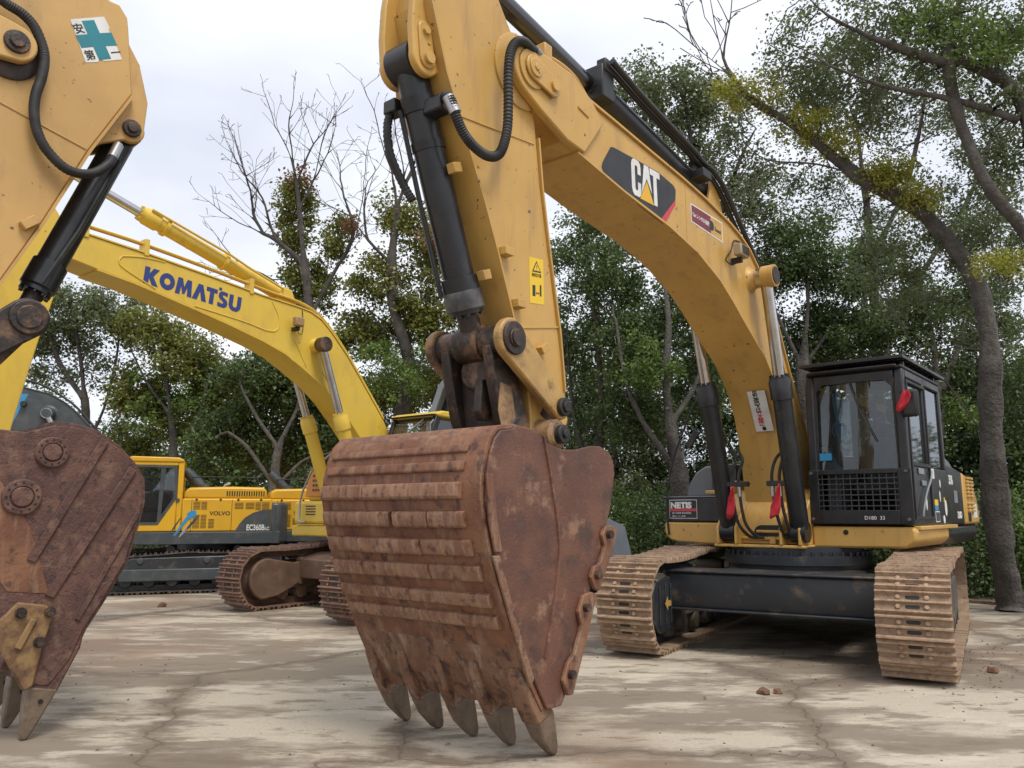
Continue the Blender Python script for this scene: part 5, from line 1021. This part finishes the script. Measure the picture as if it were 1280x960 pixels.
def tree(name, label, limbs, blobs, leafm, seed, r0=.009, rmin=.0, leaf=.11, spread=.30, barkm=None, extra=None, cat='tree', group='trees behind the machines', step=.32, trunk_r=None, power=2.3, crown_label=None, fans=None, taper=1.35):
    rng = np.random.default_rng(seed); pos, par, nl, LPA = grow(limbs, blobs, rng, step)
    if fans:
        PL = list(pos); QL = list(par)
        def sprout(node, d_, L, order):
            seg = max(3, int(L / .17)); cur = node
            for q in range(seg):
                d_ = d_ + rng.normal(size=3) * .10 + np.array((0, 0, .05)); d_ = d_ / np.linalg.norm(d_); PL.append(PL[cur] + d_ * L / seg); QL.append(cur); cur = len(PL) - 1
                if order > 0 and q >= 1 and rng.random() < .72:
                    sd = d_ + rng.normal(size=3) * np.array((.75, .5, .55)); sd /= np.linalg.norm(sd); sprout(cur, sd, L * rng.uniform(.28, .6) * (1 - .55 * q / seg), order - 1)
        for a_, b_ in fans:
            a_ = np.array(a_); b_ = np.array(b_); k_ = int(((np.array(PL[:nl]) - a_) ** 2).sum(1).argmin()); d_ = b_ - a_; sprout(k_, d_ / np.linalg.norm(d_), np.linalg.norm(d_) * 1.05, 3)
        pos = np.array(PL); par = np.array(QL)
    n = len(pos); ch = [[] for _ in range(n)]
    for i, p in enumerate(par):
        if p >= 0: ch[p].append(i)
    rad = np.zeros(n)
    order = list(range(n))[::-1]
    acc = np.zeros(n)
    for i in order:
        rad[i] = max(r0, acc[i] ** (1 / power)) if acc[i] > 0 else r0
        if par[i] >= 0: acc[par[i]] += rad[i] ** power
    if trunk_r:                       # squeeze the radii so that the foot gets the wanted thickness and the tips keep theirs
        gam = math.log(trunk_r / r0) / max(math.log(rad[0] / r0), .2); rad = r0 * (rad / r0) ** gam; rad = np.maximum(r0 * .8, trunk_r * (rad / trunk_r) ** taper)
        rad[0] *= 1.2
    # branch tubes, one ring per node
    S = 8; vs = np.zeros((n * S, 3)); fs = []
    for i in range(n):
        p = par[i]; d_ = pos[i] - pos[p] if p >= 0 else (pos[ch[i][0]] - pos[i] if ch[i] else np.array((0, 0, 1.)))
        if ch[i] and p >= 0: d_ = d_ / (np.linalg.norm(d_) + 1e-6) + (pos[ch[i][0]] - pos[i]) / (np.linalg.norm(pos[ch[i][0]] - pos[i]) + 1e-6)
        d_ = d_ / (np.linalg.norm(d_) + 1e-6); a = np.cross(d_, (0.31, 0.95, 0.05)); a /= np.linalg.norm(a) + 1e-6; b = np.cross(d_, a)
        t = np.arange(S) * 2 * math.pi / S; wob = rad[i] * (1 + .09 * np.sin(t * 2 + i * .7) + .07 * np.sin(t * 3 + i * 1.9) + .05 * math.sin(i * 2.3)); vs[i * S:(i + 1) * S] = pos[i] + (np.cos(t) * wob)[:, None] * a + (np.sin(t) * wob)[:, None] * b
        if p >= 0:
            for k in range(S): fs.append((p * S + k, p * S + (k + 1) % S, i * S + (k + 1) % S, i * S + k))
    base = Vector(limbs[0][0]); root = empty(name, base); tag(root, label, cat, group)
    me = bpy.data.meshes.new('trunk'); me.from_pydata((vs - np.array(base)).tolist(), [], fs); me.update(); me.materials.append(barkm or bark)
    me.polygons.foreach_set('use_smooth', [True] * len(me.polygons))
    o = bpy.data.objects.new('trunk', me); C.objects.link(o); o.parent = root
    # leaves round the thin twigs
    crown(root, LPA - np.array(base), leafm, leaf, spread, rng, crown_label)
    if extra:
        for (c_, r_, cnt, mm, sz, lb) in extra:
            k = max(3, cnt // (14 if mm is leafY else 28)); v = rng.normal(size=(k, 3)); v /= np.linalg.norm(v, axis=1)[:, None]; v *= rng.random((k, 1)) ** .5; cc = np.array(c_) + v * np.array(r_)
            crown(root, np.repeat(cc, 60, 0) - np.array(base), mm, sz * (.8 if mm is leafY else 1), .16 if mm is leafY else .24, rng, lb)
    return root
def leaf_mesh(name, LP, leafm, leaf, spread, rng):
    m = len(LP); c_ = LP + rng.normal(size=(m, 3)) * spread * .72 * np.array((.6, .6, .5))
    z = rng.normal(size=(m, 3)) * .75 + np.array((0, 0, .9)); z /= np.linalg.norm(z, axis=1)[:, None]
    a = rng.normal(size=(m, 3)); a[:, 2] -= .55; a -= z * (a * z).sum(1)[:, None]; a /= np.linalg.norm(a, axis=1)[:, None]; b = np.cross(z, a)
    s = leaf * .74 * (.65 + .7 * rng.random((m, 1))); wd = s * (.26 + .12 * rng.random((m, 1)))
    V = np.empty((m, 4, 3)); V[:, 0] = c_; V[:, 1] = c_ + a * s * .45 + b * wd + z * s * .05; V[:, 2] = c_ + a * s - z * s * .12; V[:, 3] = c_ + a * s * .45 - b * wd + z * s * .05
    me = bpy.data.meshes.new(name); me.vertices.add(m * 4); me.vertices.foreach_set('co', V.reshape(-1)); me.loops.add(m * 4); me.loops.foreach_set('vertex_index', np.arange(m * 4, dtype=np.int32))
    me.polygons.add(m); me.polygons.foreach_set('loop_start', np.arange(0, m * 4, 4, dtype=np.int32)); me.polygons.foreach_set('loop_total', np.full(m, 4, dtype=np.int32)); me.update(calc_edges=True); me.validate()
    me.materials.append(leafm); return me
def crown(root, LP, leafm, leaf, spread, rng, label=None):
    if len(LP) == 0: return
    o = bpy.data.objects.new('crown', leaf_mesh('crown', LP, leafm, leaf, spread, rng)); C.objects.link(o); o.parent = root
    if label: o['label'] = label
    return o
def blob(px, py, dp, rx, ry, n, k, rd=None):
    """crown ellipsoid: rx, ry in thousandths of the distance"""
    c_ = pxy(px, py, dp + .5); return (c_, (rx * dp / 1000, (rd or rx) * dp / 1000, ry * dp / 1000), n, k)
def fan(dp, *L): return [(pxy(a, b, dp), pxy(c, d, dp)) for a, b, c, d in L]
def limb(pts, dp, ground=False):
    L = [pxy(a, b, dp + (c[0] if c else 0)) for a, b, *c in pts]
    if ground: L = [Vector((L[0].x, L[0].y, .0))] + L
    return L

# big tree at the right edge: forked trunk and the long bough of yellow leaves
rA = limb([(1262, 745), (1252, 690), (1244, 620), (1240, 560), (1238, 500), (1238, 440)], 12.3, True)
tree('leaning_tree', 'grey forked trunk right of the cab with a long bough of yellow leaves', [rA,
     limb([(1238, 440), (1228, 375), (1201, 320), (1143, 259), (1071, 219), (1000, 162), (942, 126), (913, 93), (898, 50), (888, 0)], 12.3),
     limb([(1240, 560), (1205, 508), (1170, 460), (1128, 411), (1098, 335), (1066, 262), (1040, 212)], 12.3),
     limb([(1238, 440), (1252, 370), (1245, 300), (1262, 200)], 12.3), limb([(1071, 219), (1020, 205), (960, 200), (930, 178)], 12.3), limb([(913, 93), (880, 78), (850, 60)], 12.3)],
     [blob(1060, 150, 12.5, 70, 60, 90, 5), blob(1130, 330, 13, 90, 70, 150, 9), blob(1240, 300, 12.5, 70, 80, 130, 9), blob(960, 235, 12.6, 60, 40, 60, 2), blob(1215, 420, 12.8, 60, 50, 60, 6)],
     leafS, 11, fans=fan(12.3, (898, 50, 862, -20), (913, 93, 826, 48), (905, 70, 902, -40), (942, 126, 876, 90), (888, 0, 930, -45), (1000, 162, 985, 92), (930, 178, 890, 215), (880, 78, 850, 10), (1040, 212, 1010, 150), (960, 200, 925, 250)), trunk_r=.19, taper=2.1, leaf=.085, spread=.26, step=.26,
     extra=[(pxy(945, 112, 12.2), (.55, .4, .34), 420, leafY, .08, None), (pxy(1005, 158, 12.2), (.55, .4, .28), 330, leafY, .08, None), (pxy(1052, 178, 12.2), (.5, .4, .28), 260, leafY, .08, None), (pxy(1105, 215, 12.2), (.5, .4, .34), 620, leafY, .08, None), (pxy(1150, 248, 12.1), (.38, .4, .28), 340, leafY, .08, None), (pxy(905, 110, 12.2), (.25, .3, .2), 120, leafY, .08, None)])
# neighbour whose trunk stands outside the frame
rB = limb([(1335, 700), (1322, 560), (1310, 400), (1300, 330)], 11.3, True)
tree('overhanging_tree', 'dark boughs reaching in from the top right corner with loose grey green leaves', [rB,
     limb([(1300, 330), (1278, 285), (1233, 230), (1194, 133), (1183, 65), (1165, 0), (1150, -60)], 11.3),
     limb([(1300, 330), (1292, 200), (1272, 118), (1215, 82), (1176, 76), (1107, 54), (1036, 20), (1000, -15)], 11.3),
     limb([(1272, 150), (1194, 125), (1107, 108), (1036, 82), (1000, 70)], 11.3), limb([(1183, 65), (1200, 0), (1230, -60)], 11.3)],
     [blob(1030, 60, 11.6, 95, 55, 200, 4), blob(1150, 40, 11.4, 90, 70, 220, 5), blob(1250, 60, 11, 80, 90, 220, 6), blob(1080, 130, 11.8, 80, 45, 140, 3), blob(1260, 200, 11.2, 60, 60, 110, 5), blob(1000, 110, 12, 50, 50, 60, 4), blob(1130, -40, 11.4, 130, 50, 120, 8)],
     leafS, 12, fans=fan(11.3, (1036, 82, 985, 60), (1107, 108, 1080, 170), (1107, 54, 1085, 110), (1036, 20, 990, 40), (1194, 125, 1150, 175)), trunk_r=.20, taper=1.6, leaf=.08, spread=.24, step=.26, extra=[(pxy(1245, 330, 11.2), (.35, .3, .25), 240, leafY, .08, None), (pxy(1150, 30, 11.2), (.7, .5, .4), 420, leafG, .08, None), (pxy(1230, 60, 10.9), (.7, .5, .6), 600, leafG, .085, None)])
# tree behind the boom with the tall thin crown
tree('tall_tree', 'tall dark thin crowned tree rising above the ochre boom', [limb([(900, 700), (895, 560), (880, 440), (872, 330), (868, 250), (862, 160), (850, 110)], 18, True), limb([(872, 330), (900, 270), (925, 200), (945, 160)], 18), limb([(880, 440), (840, 330), (815, 240), (800, 160)], 18)],
     [blob(812, 130, 18, 66, 60, 230, 8), blob(885, 140, 18, 62, 66, 220, 7), blob(850, 230, 18, 80, 75, 270, 7), blob(935, 250, 18, 66, 70, 210, 7), blob(790, 270, 18.5, 66, 66, 160, 8)], leafS, 13, trunk_r=.17, leaf=.11, spread=.30, barkm=barkd)
tree('forked_tree', 'forked trunk behind the name plate box under the boom', [limb([(858, 715), (853, 650), (848, 590), (838, 530), (832, 467), (836, 400), (826, 330)], 15.2, True), limb([(848, 590), (815, 545), (795, 510), (780, 465), (770, 400)], 15.2), limb([(838, 530), (870, 480), (885, 420)], 15.2)],
     [blob(800, 430, 15.6, 60, 60, 200, 11), blob(850, 380, 15.8, 60, 60, 160, 10), blob(790, 520, 15.4, 50, 45, 120, 10), blob(870, 480, 16, 50, 60, 120, 9), blob(760, 350, 16, 50, 60, 120, 10)], leafD, 14, trunk_r=.17, leaf=.10, spread=.28,
     extra=[(pxy(808, 455, 15), (.55, .5, .6), 700, leafG, .10, 'fresh green leaves')])
tree('twin_stem_tree', 'slim dark stems seen between the stick and the boom', [limb([(748, 690), (746, 600), (752, 520), (748, 440), (740, 360), (730, 290)], 17, True), limb([(746, 600), (722, 540), (712, 470), (708, 400)], 17), limb([(752, 520), (780, 460), (765, 380)], 17)],
     [blob(730, 320, 17, 60, 60, 220, 7), blob(715, 430, 17, 45, 60, 150, 6), blob(770, 400, 17.4, 50, 60, 160, 7), blob(745, 520, 17, 55, 50, 110, 5)], leafD, 15, trunk_r=.13, leaf=.105, spread=.28, barkm=barkd)
tree('round_tree', 'dark leafy tree between the boom cylinder and the cab roof', [limb([(1010, 690), (1008, 560), (1004, 460), (1010, 380), (1005, 320)], 17.5, True), limb([(1004, 460), (970, 390), (955, 330)], 17.5), limb([(1004, 460), (1045, 400), (1060, 360)], 17.5)],
     [blob(1000, 320, 17.5, 62, 55, 260, 8), blob(1040, 400, 17.5, 60, 60, 220, 8), blob(950, 350, 17.8, 50, 60, 180, 7), blob(980, 440, 18, 60, 50, 150, 7)], leafD, 16, trunk_r=.15, leaf=.11, spread=.30)
tree('leafy_tree', 'leafy tree behind the grey trunk right of the cab', [limb([(1165, 690), (1168, 600), (1172, 500), (1165, 420), (1150, 350)], 16.5, True), limb([(1172, 500), (1200, 430), (1215, 380)], 16.5), limb([(1168, 600), (1140, 520), (1110, 440)], 16.5)],
     [blob(1100, 420, 16.5, 60, 50, 200, 7), blob(1170, 380, 16.5, 65, 60, 220, 7), blob(1230, 400, 16.5, 60, 60, 200, 7), blob(1170, 480, 16.8, 70, 50, 170, 7), blob(1250, 500, 16.5, 60, 60, 170, 8), blob(1080, 330, 17, 55, 40, 100, 8)], leafD, 17, trunk_r=.15, leaf=.105, spread=.28,
     extra=[(pxy(1190, 520, 16), (.5, .5, .5), 360, leafG, .10, None)])
tree('canopy_tree', 'airy grey green crown behind the yellow leaved bough at the top right', [limb([(1105, 690), (1100, 560), (1095, 430), (1090, 320), (1080, 230), (1070, 150)], 19.5, True), limb([(1090, 320), (1130, 240), (1150, 160), (1160, 90)], 19.5), limb([(1095, 430), (1160, 330), (1210, 250), (1240, 170)], 19.5), limb([(1080, 230), (1040, 170), (1010, 110)], 19.5)],
     [blob(1010, 130, 19.5, 60, 70, 150, 5), blob(1070, 90, 19.5, 65, 70, 170, 5), blob(1150, 130, 19.5, 70, 80, 190, 5), blob(1235, 150, 19.5, 65, 80, 190, 6), blob(1220, 270, 19.5, 70, 60, 170, 7), blob(1100, 240, 19.5, 75, 55, 160, 5), blob(1015, 240, 19.5, 45, 50, 90, 5)], leafS, 18, trunk_r=.14, leaf=.11, spread=.3, barkm=barkd)
tree('slender_tree', 'slender dark stem behind the cab roof with pale green sprays', [limb([(1068, 690), (1066, 560), (1072, 470), (1082, 390), (1075, 300)], 18.6, True), limb([(1072, 470), (1105, 410), (1120, 360)], 18.6)], [blob(1080, 330, 18.6, 55, 45, 140, 7), blob(1115, 400, 18.6, 50, 45, 120, 7), blob(1050, 420, 18.8, 45, 45, 110, 8)], leafG, 19, trunk_r=.11, leaf=.10, spread=.28, barkm=barkd)
# left half
tree('bare_top_tree', 'tree with bare twigs fanning out above a column of olive leaves', [limb([(352, 660), (356, 590), (368, 500), (386, 400), (380, 330), (374, 260), (366, 205), (348, 165), (328, 140)], 19, True), limb([(374, 260), (392, 225), (402, 180), (412, 140)], 19), limb([(380, 330), (345, 300), (315, 285), (290, 262), (265, 245)], 19), limb([(386, 400), (415, 345), (440, 300), (455, 240), (460, 190)], 19), limb([(386, 400), (340, 350), (300, 332), (278, 325)], 19), limb([(366, 205), (375, 170), (382, 135)], 19)],
     [blob(368, 270, 19, 27, 62, 160, 7), blob(380, 360, 19, 38, 48, 170, 9), blob(425, 300, 19, 26, 38, 80, 7)],
     leafO, 21, fans=fan(19, (366, 205, 338, 118), (366, 205, 372, 108), (374, 230, 414, 122), (392, 225, 442, 138), (345, 300, 298, 168), (330, 295, 262, 190), (315, 285, 244, 252), (300, 332, 238, 318), (340, 350, 262, 372), (440, 300, 468, 160), (455, 240, 436, 158), (415, 345, 472, 258), (300, 332, 266, 280), (348, 165, 318, 110), (402, 180, 425, 118)), trunk_r=.15, leaf=.12, spread=.26, r0=.0055, step=.27, barkm=barkd, extra=[(pxy(372, 222, 19), (.45, .4, .22), 160, leafR, .11, 'reddish leaves'), (pxy(436, 282, 19), (.25, .3, .25), 70, leafR, .11, None)])
tree('yellowing_tree', 'dark Y shaped trunk with yellow green leaves left of the black bucket cylinder', [limb([(500, 655), (500, 590), (501, 520), (512, 472), (508, 435), (493, 390), (489, 330), (496, 265), (490, 215)], 18, True), limb([(512, 472), (536, 430), (532, 380), (546, 310)], 18), limb([(489, 330), (460, 300), (437, 270), (420, 262)], 18), limb([(496, 265), (505, 220), (495, 170), (485, 140)], 18), limb([(508, 435), (470, 400), (450, 360)], 18)],
     [blob(505, 275, 18, 42, 40, 130, 6), blob(545, 320, 18, 38, 52, 150, 8), blob(475, 350, 18, 50, 36, 150, 7), blob(530, 400, 18, 50, 38, 170, 11), blob(455, 420, 18.3, 45, 38, 140, 10), blob(480, 500, 18.5, 45, 40, 110, 9), blob(555, 470, 18.5, 40, 40, 90, 9)],
     leafO, 22, fans=fan(18, (490, 215, 468, 108), (496, 265, 500, 120), (505, 220, 524, 128), (460, 300, 432, 200), (437, 270, 408, 246), (495, 170, 490, 105), (496, 240, 470, 170)), trunk_r=.17, leaf=.115, spread=.28, r0=.0055, extra=[(pxy(500, 460, 17.6), (1.3, .8, .9), 900, leafG, .115, None), (pxy(540, 300, 17.8), (.4, .4, .3), 120, leafR, .11, None)], barkm=barkd)
tree('grey_tree', 'thin stemmed grey green tree at the far left beyond the slate boom', [limb([(110, 640), (108, 560), (106, 500), (98, 430), (88, 380)], 20, True), limb([(108, 560), (130, 510), (145, 450), (150, 410)], 20), limb([(106, 500), (75, 455), (60, 410)], 20), limb([(125, 600), (135, 545), (148, 500)], 20)],
     [blob(80, 385, 20, 66, 42, 220, 6), blob(140, 395, 20, 54, 42, 180, 6), blob(60, 440, 20, 48, 46, 140, 6), blob(120, 455, 20, 48, 40, 100, 4), blob(20, 400, 20.5, 50, 60, 120, 6)], leafS, 23, trunk_r=.11, leaf=.12, spread=.3, barkm=barkd)
tree('olive_tree', 'olive green tree under the yellow boom with the blue lettering', [limb([(215, 660), (218, 590), (214, 520), (205, 460), (196, 420)], 19.5, True), limb([(218, 590), (245, 530), (262, 470)], 19.5), limb([(214, 520), (185, 480), (165, 440)], 19.5)],
     [blob(190, 415, 19.5, 50, 36, 190, 7), blob(240, 450, 19.5, 54, 45, 210, 8), blob(170, 490, 19.5, 38, 40, 130, 10), blob(220, 520, 20, 55, 38, 150, 10), blob(285, 480, 20, 45, 50, 150, 10), blob(165, 560, 20, 30, 35, 80, 10)], leafO, 24, trunk_r=.12, leaf=.12, spread=.3, extra=[(pxy(215, 500, 19.8), (1.5, .8, 1.2), 1300, leafG, .12, None)])
tree('spreading_tree', 'dark spreading tree behind the yellow boom cylinders', [limb([(345, 680), (344, 610), (348, 560), (372, 510), (380, 470)], 17.5, True), limb([(348, 560), (320, 520), (300, 480)], 17.5), limb([(344, 610), (380, 575), (415, 565), (440, 545)], 17.5), limb([(344, 610), (310, 560), (285, 540)], 17.5)],
     [blob(320, 480, 17.8, 50, 42, 200, 11), blob(380, 480, 17.8, 50, 42, 200, 11), blob(280, 550, 17.8, 50, 42, 170, 11), blob(410, 545, 18, 45, 45, 160, 11), blob(340, 550, 18.2, 55, 40, 140, 9)], leafD, 25, trunk_r=.15, leaf=.115, spread=.3)
# second row, further back, closing the view between the trunks
rng0 = random.Random(5)
BACK = [(40, 26, 480, 'far grey green tree at the left end of the back row'), (150, 26, 520, 'far tree behind the golden cab'), (265, 27, 470, 'far tree behind the golden engine hood'), (390, 26, 470, 'far tree behind the bare topped tree'), (505, 27, 430, 'far tree behind the Y shaped trunk'), (615, 25, 420, 'far tree hidden behind the black bucket cylinder and stick'), (690, 26, 390, 'far tree just right of the stick'), (770, 25, 430, 'far tree below the boom'), (850, 26, 420, 'far tree behind the far boom cylinder'), (935, 25, 400, 'far tree behind the near boom cylinder'), (1030, 25, 430, 'far tree behind the cab roof'), (1120, 24, 440, 'far tree right behind the cab'), (1205, 23, 440, 'far tree behind the grey forked trunk'), (1285, 22, 430, 'far tree at the right end of the back row')]
for i, (px, dp, ty, lb) in enumerate(BACK):
    m = [leafD, leafD, leafG, leafS][i % 4]; cy = (ty + 640) / 2
    tree('background_tree', lb, [limb([(px, 660), (px + 4, 600), (px - 6, cy), (px + 3, ty + 30)], dp, True), limb([(px - 6, cy), (px + 30, cy - 50), (px + 45, ty + 40)], dp), limb([(px + 4, 600), (px - 35, cy + 10), (px - 40, ty + 60)], dp)],
         [blob(px, ty + 45, dp, 55, 48, 200, 6), blob(px - 40, ty + 110, dp, 48, 55, 150, 6), blob(px + 42, ty + 105, dp, 48, 55, 150, 6), blob(px, 600, dp, 68, 50, 190, 9)], m, 40 + i, trunk_r=.13, leaf=.16, spread=.42, barkm=barkd, group='trees in the back row', step=.42)

# undergrowth below the trees
def shrub(label, X, Y, rx, h, n, m, seed, leaf=.10):
    rng = np.random.default_rng(seed); root = empty('shrub', (X, Y, .04)); tag(root, label, 'shrub', 'undergrowth below the trees')
    st = MB()
    for k in range(9):
        a = rng.random() * 6.28; q = rng.random() * rx * .8; st.tube(smooth_path([(math.cos(a) * .08, math.sin(a) * .08, 0), (math.cos(a) * q * .5, math.sin(a) * q * .5, h * .5), (math.cos(a) * q, math.sin(a) * q, h * (.7 + .25 * rng.random()))], 4), .012, 5, taper=.4)
    st.build('stem', barkd, root)['kind'] = 'stuff'
    k = n // 16; a = rng.random(k) * 2 * math.pi; r_ = np.sqrt(rng.random(k)) * rx; z = rng.random(k) ** .75 * h * np.sqrt(np.clip(1 - (r_ / rx) ** 2 * .75, .05, 1))
    cc = np.stack([np.cos(a) * r_, np.sin(a) * r_ * .8, z + .05], 1); LP = np.repeat(cc, 16, 0)
    o = bpy.data.objects.new('foliage', leaf_mesh('foliage', LP, m, leaf, .24, rng)); C.objects.link(o); o.parent = root
SH = [(-13.2, 24.5, 2.2, 2.2, 'low shrub at the far left below the slate boom'), (-9.6, 23.6, 2.0, 2.4, 'shrub behind the golden cab'), (-6.6, 23.0, 2.0, 2.3, 'shrub behind the golden engine hood'), (-4.0, 22.6, 1.8, 2.2, 'shrub behind the slate grey counterweight'), (-1.6, 22.3, 1.8, 2.3, 'shrub hidden behind the yellow cab'), (.9, 21.6, 1.6, 2.0, 'shrub just left of the spare grey bucket'), (2.7, 20.6, 1.5, 2.1, 'dark shrub behind the spare grey bucket'), (4.1, 19.3, 1.5, 2.2, 'dark shrub left of the name plate box'), (5.3, 18.2, 1.4, 2.0, 'dark shrub below the name plate box'), (6.4, 17.0, 1.4, 1.9, 'shrub seen under the ochre upper frame'), (7.2, 15.6, 1.2, 1.7, 'glossy shrub seen under the cab skirt'), (8.3, 14.8, 1.2, 1.8, 'glossy shrub left of the grey forked trunk'), (9.8, 14.6, 1.4, 2.0, 'glossy shrub right of the grey forked trunk'), (11.8, 14.4, 1.6, 2.2, 'shrub at the right edge of the picture')]
for i, (X, Y, rx, h, lb) in enumerate(SH): shrub(lb, X, Y, rx, h, 9000, leafD if i % 3 else leafG, 70 + i, .105 if i > 5 else .12)
# dense far wood closing the view behind the back row
rng = np.random.default_rng(31); m_ = 5200; hx = rng.uniform(-40, 34, m_)
o = bpy.data.objects.new('far_wood', leaf_mesh('far_wood', np.repeat(np.stack([hx, 31 + rng.random(m_) * 3 - hx * .12, .1 + rng.random(m_) ** 1.3 * (4.2 + 1.2 * np.sin(hx * .7))], 1), 9, 0), leafD, .30, .45, rng)); C.objects.link(o); tag(o, 'dark far wood closing the view between the trunks', 'wood', kind='stuff')
# low ground cover that nobody could count
rng = np.random.default_rng(3); pts = []
for q in range(2600):
    t = rng.random() * (len(EDGE) - 3) + 1; i = int(t); a = Vector(EDGE[i]).lerp(Vector(EDGE[i + 1]), t - i); off = .3 + rng.random() ** 1.5 * 5
    pts += [(a.x + off * .35, a.y + off, .06 + rng.random() * .22)] * 6
o = bpy.data.objects.new('ground_cover', leaf_mesh('ground_cover', np.array(pts), leafD, .11, .16, rng)); C.objects.link(o); tag(o, 'low leafy ground cover along the edge of the planting bed', 'ground cover', kind='stuff')

# dry leaves and crumbs of soil on the concrete
def litter():
    rng = np.random.default_rng(9); P = []
    for q in range(900):
        if q < 360: x, y = 4.4 + rng.normal() * .9, 8.1 + rng.normal() * .9
        else: x, y = rng.uniform(-6, 7), rng.uniform(4.6, 17)
        P.append((x, y, .012))
    b = MB()
    for (x, y, z) in P:
        r = rng.uniform(.004, .015); c_ = Vector((x, y, r * .35)); vs = [c_ + Vector((math.cos(k * 1.05) * r * rng.uniform(.7, 1.3), math.sin(k * 1.05) * r * rng.uniform(.7, 1.3), -r * .3)) for k in range(6)] + [c_ + Vector((rng.uniform(-.3, .3) * r, rng.uniform(-.3, .3) * r, r * .5))]
        b.add(vs, [(k, (k + 1) % 6, 6) for k in range(6)])
    tag(b.build('soil_crumbs', mat('crumb_soil', (.09, .06, .042), (.16, .11, .08), sc=20, rough=.95), smooth=0), 'scattered crumbs of soil and dry leaf bits on the concrete', 'debris', kind='stuff')
litter()
clodm = mat('clod_soil', (.20, .095, .055), (.13, .07, .045), sc=9, rough=.95, bump=.8, bsc=30)
def clod(loc, s, label, seed):
    rng = np.random.default_rng(seed); bm = bmesh.new(); bmesh.ops.create_icosphere(bm, subdivisions=2, radius=s)
    for v in bm.verts: v.co *= 1 + rng.uniform(-.28, .28); v.co.z = max(v.co.z * .8, -s * .25)
    me = bpy.data.meshes.new('soil_clod'); bm.to_mesh(me); bm.free(); me.materials.append(clodm); o = bpy.data.objects.new('soil_clod', me); C.objects.link(o); o.location = loc
    o.location.z = s * .25; tag(o, label, 'clod', 'clods on the concrete')
clod((2.10, 7.0, 0), .05, 'larger reddish clod on the concrete in front of the undercarriage', 1); clod((2.22, 7.02, 0), .038, 'smaller reddish clod right beside the larger one', 2); clod((4.55, 7.9, 0), .05, 'reddish clod right of the muddy track below the cab', 3)
clod((-5.6, 13.2, 0), .07, 'dark flat clod in front of the golden excavator', 4)
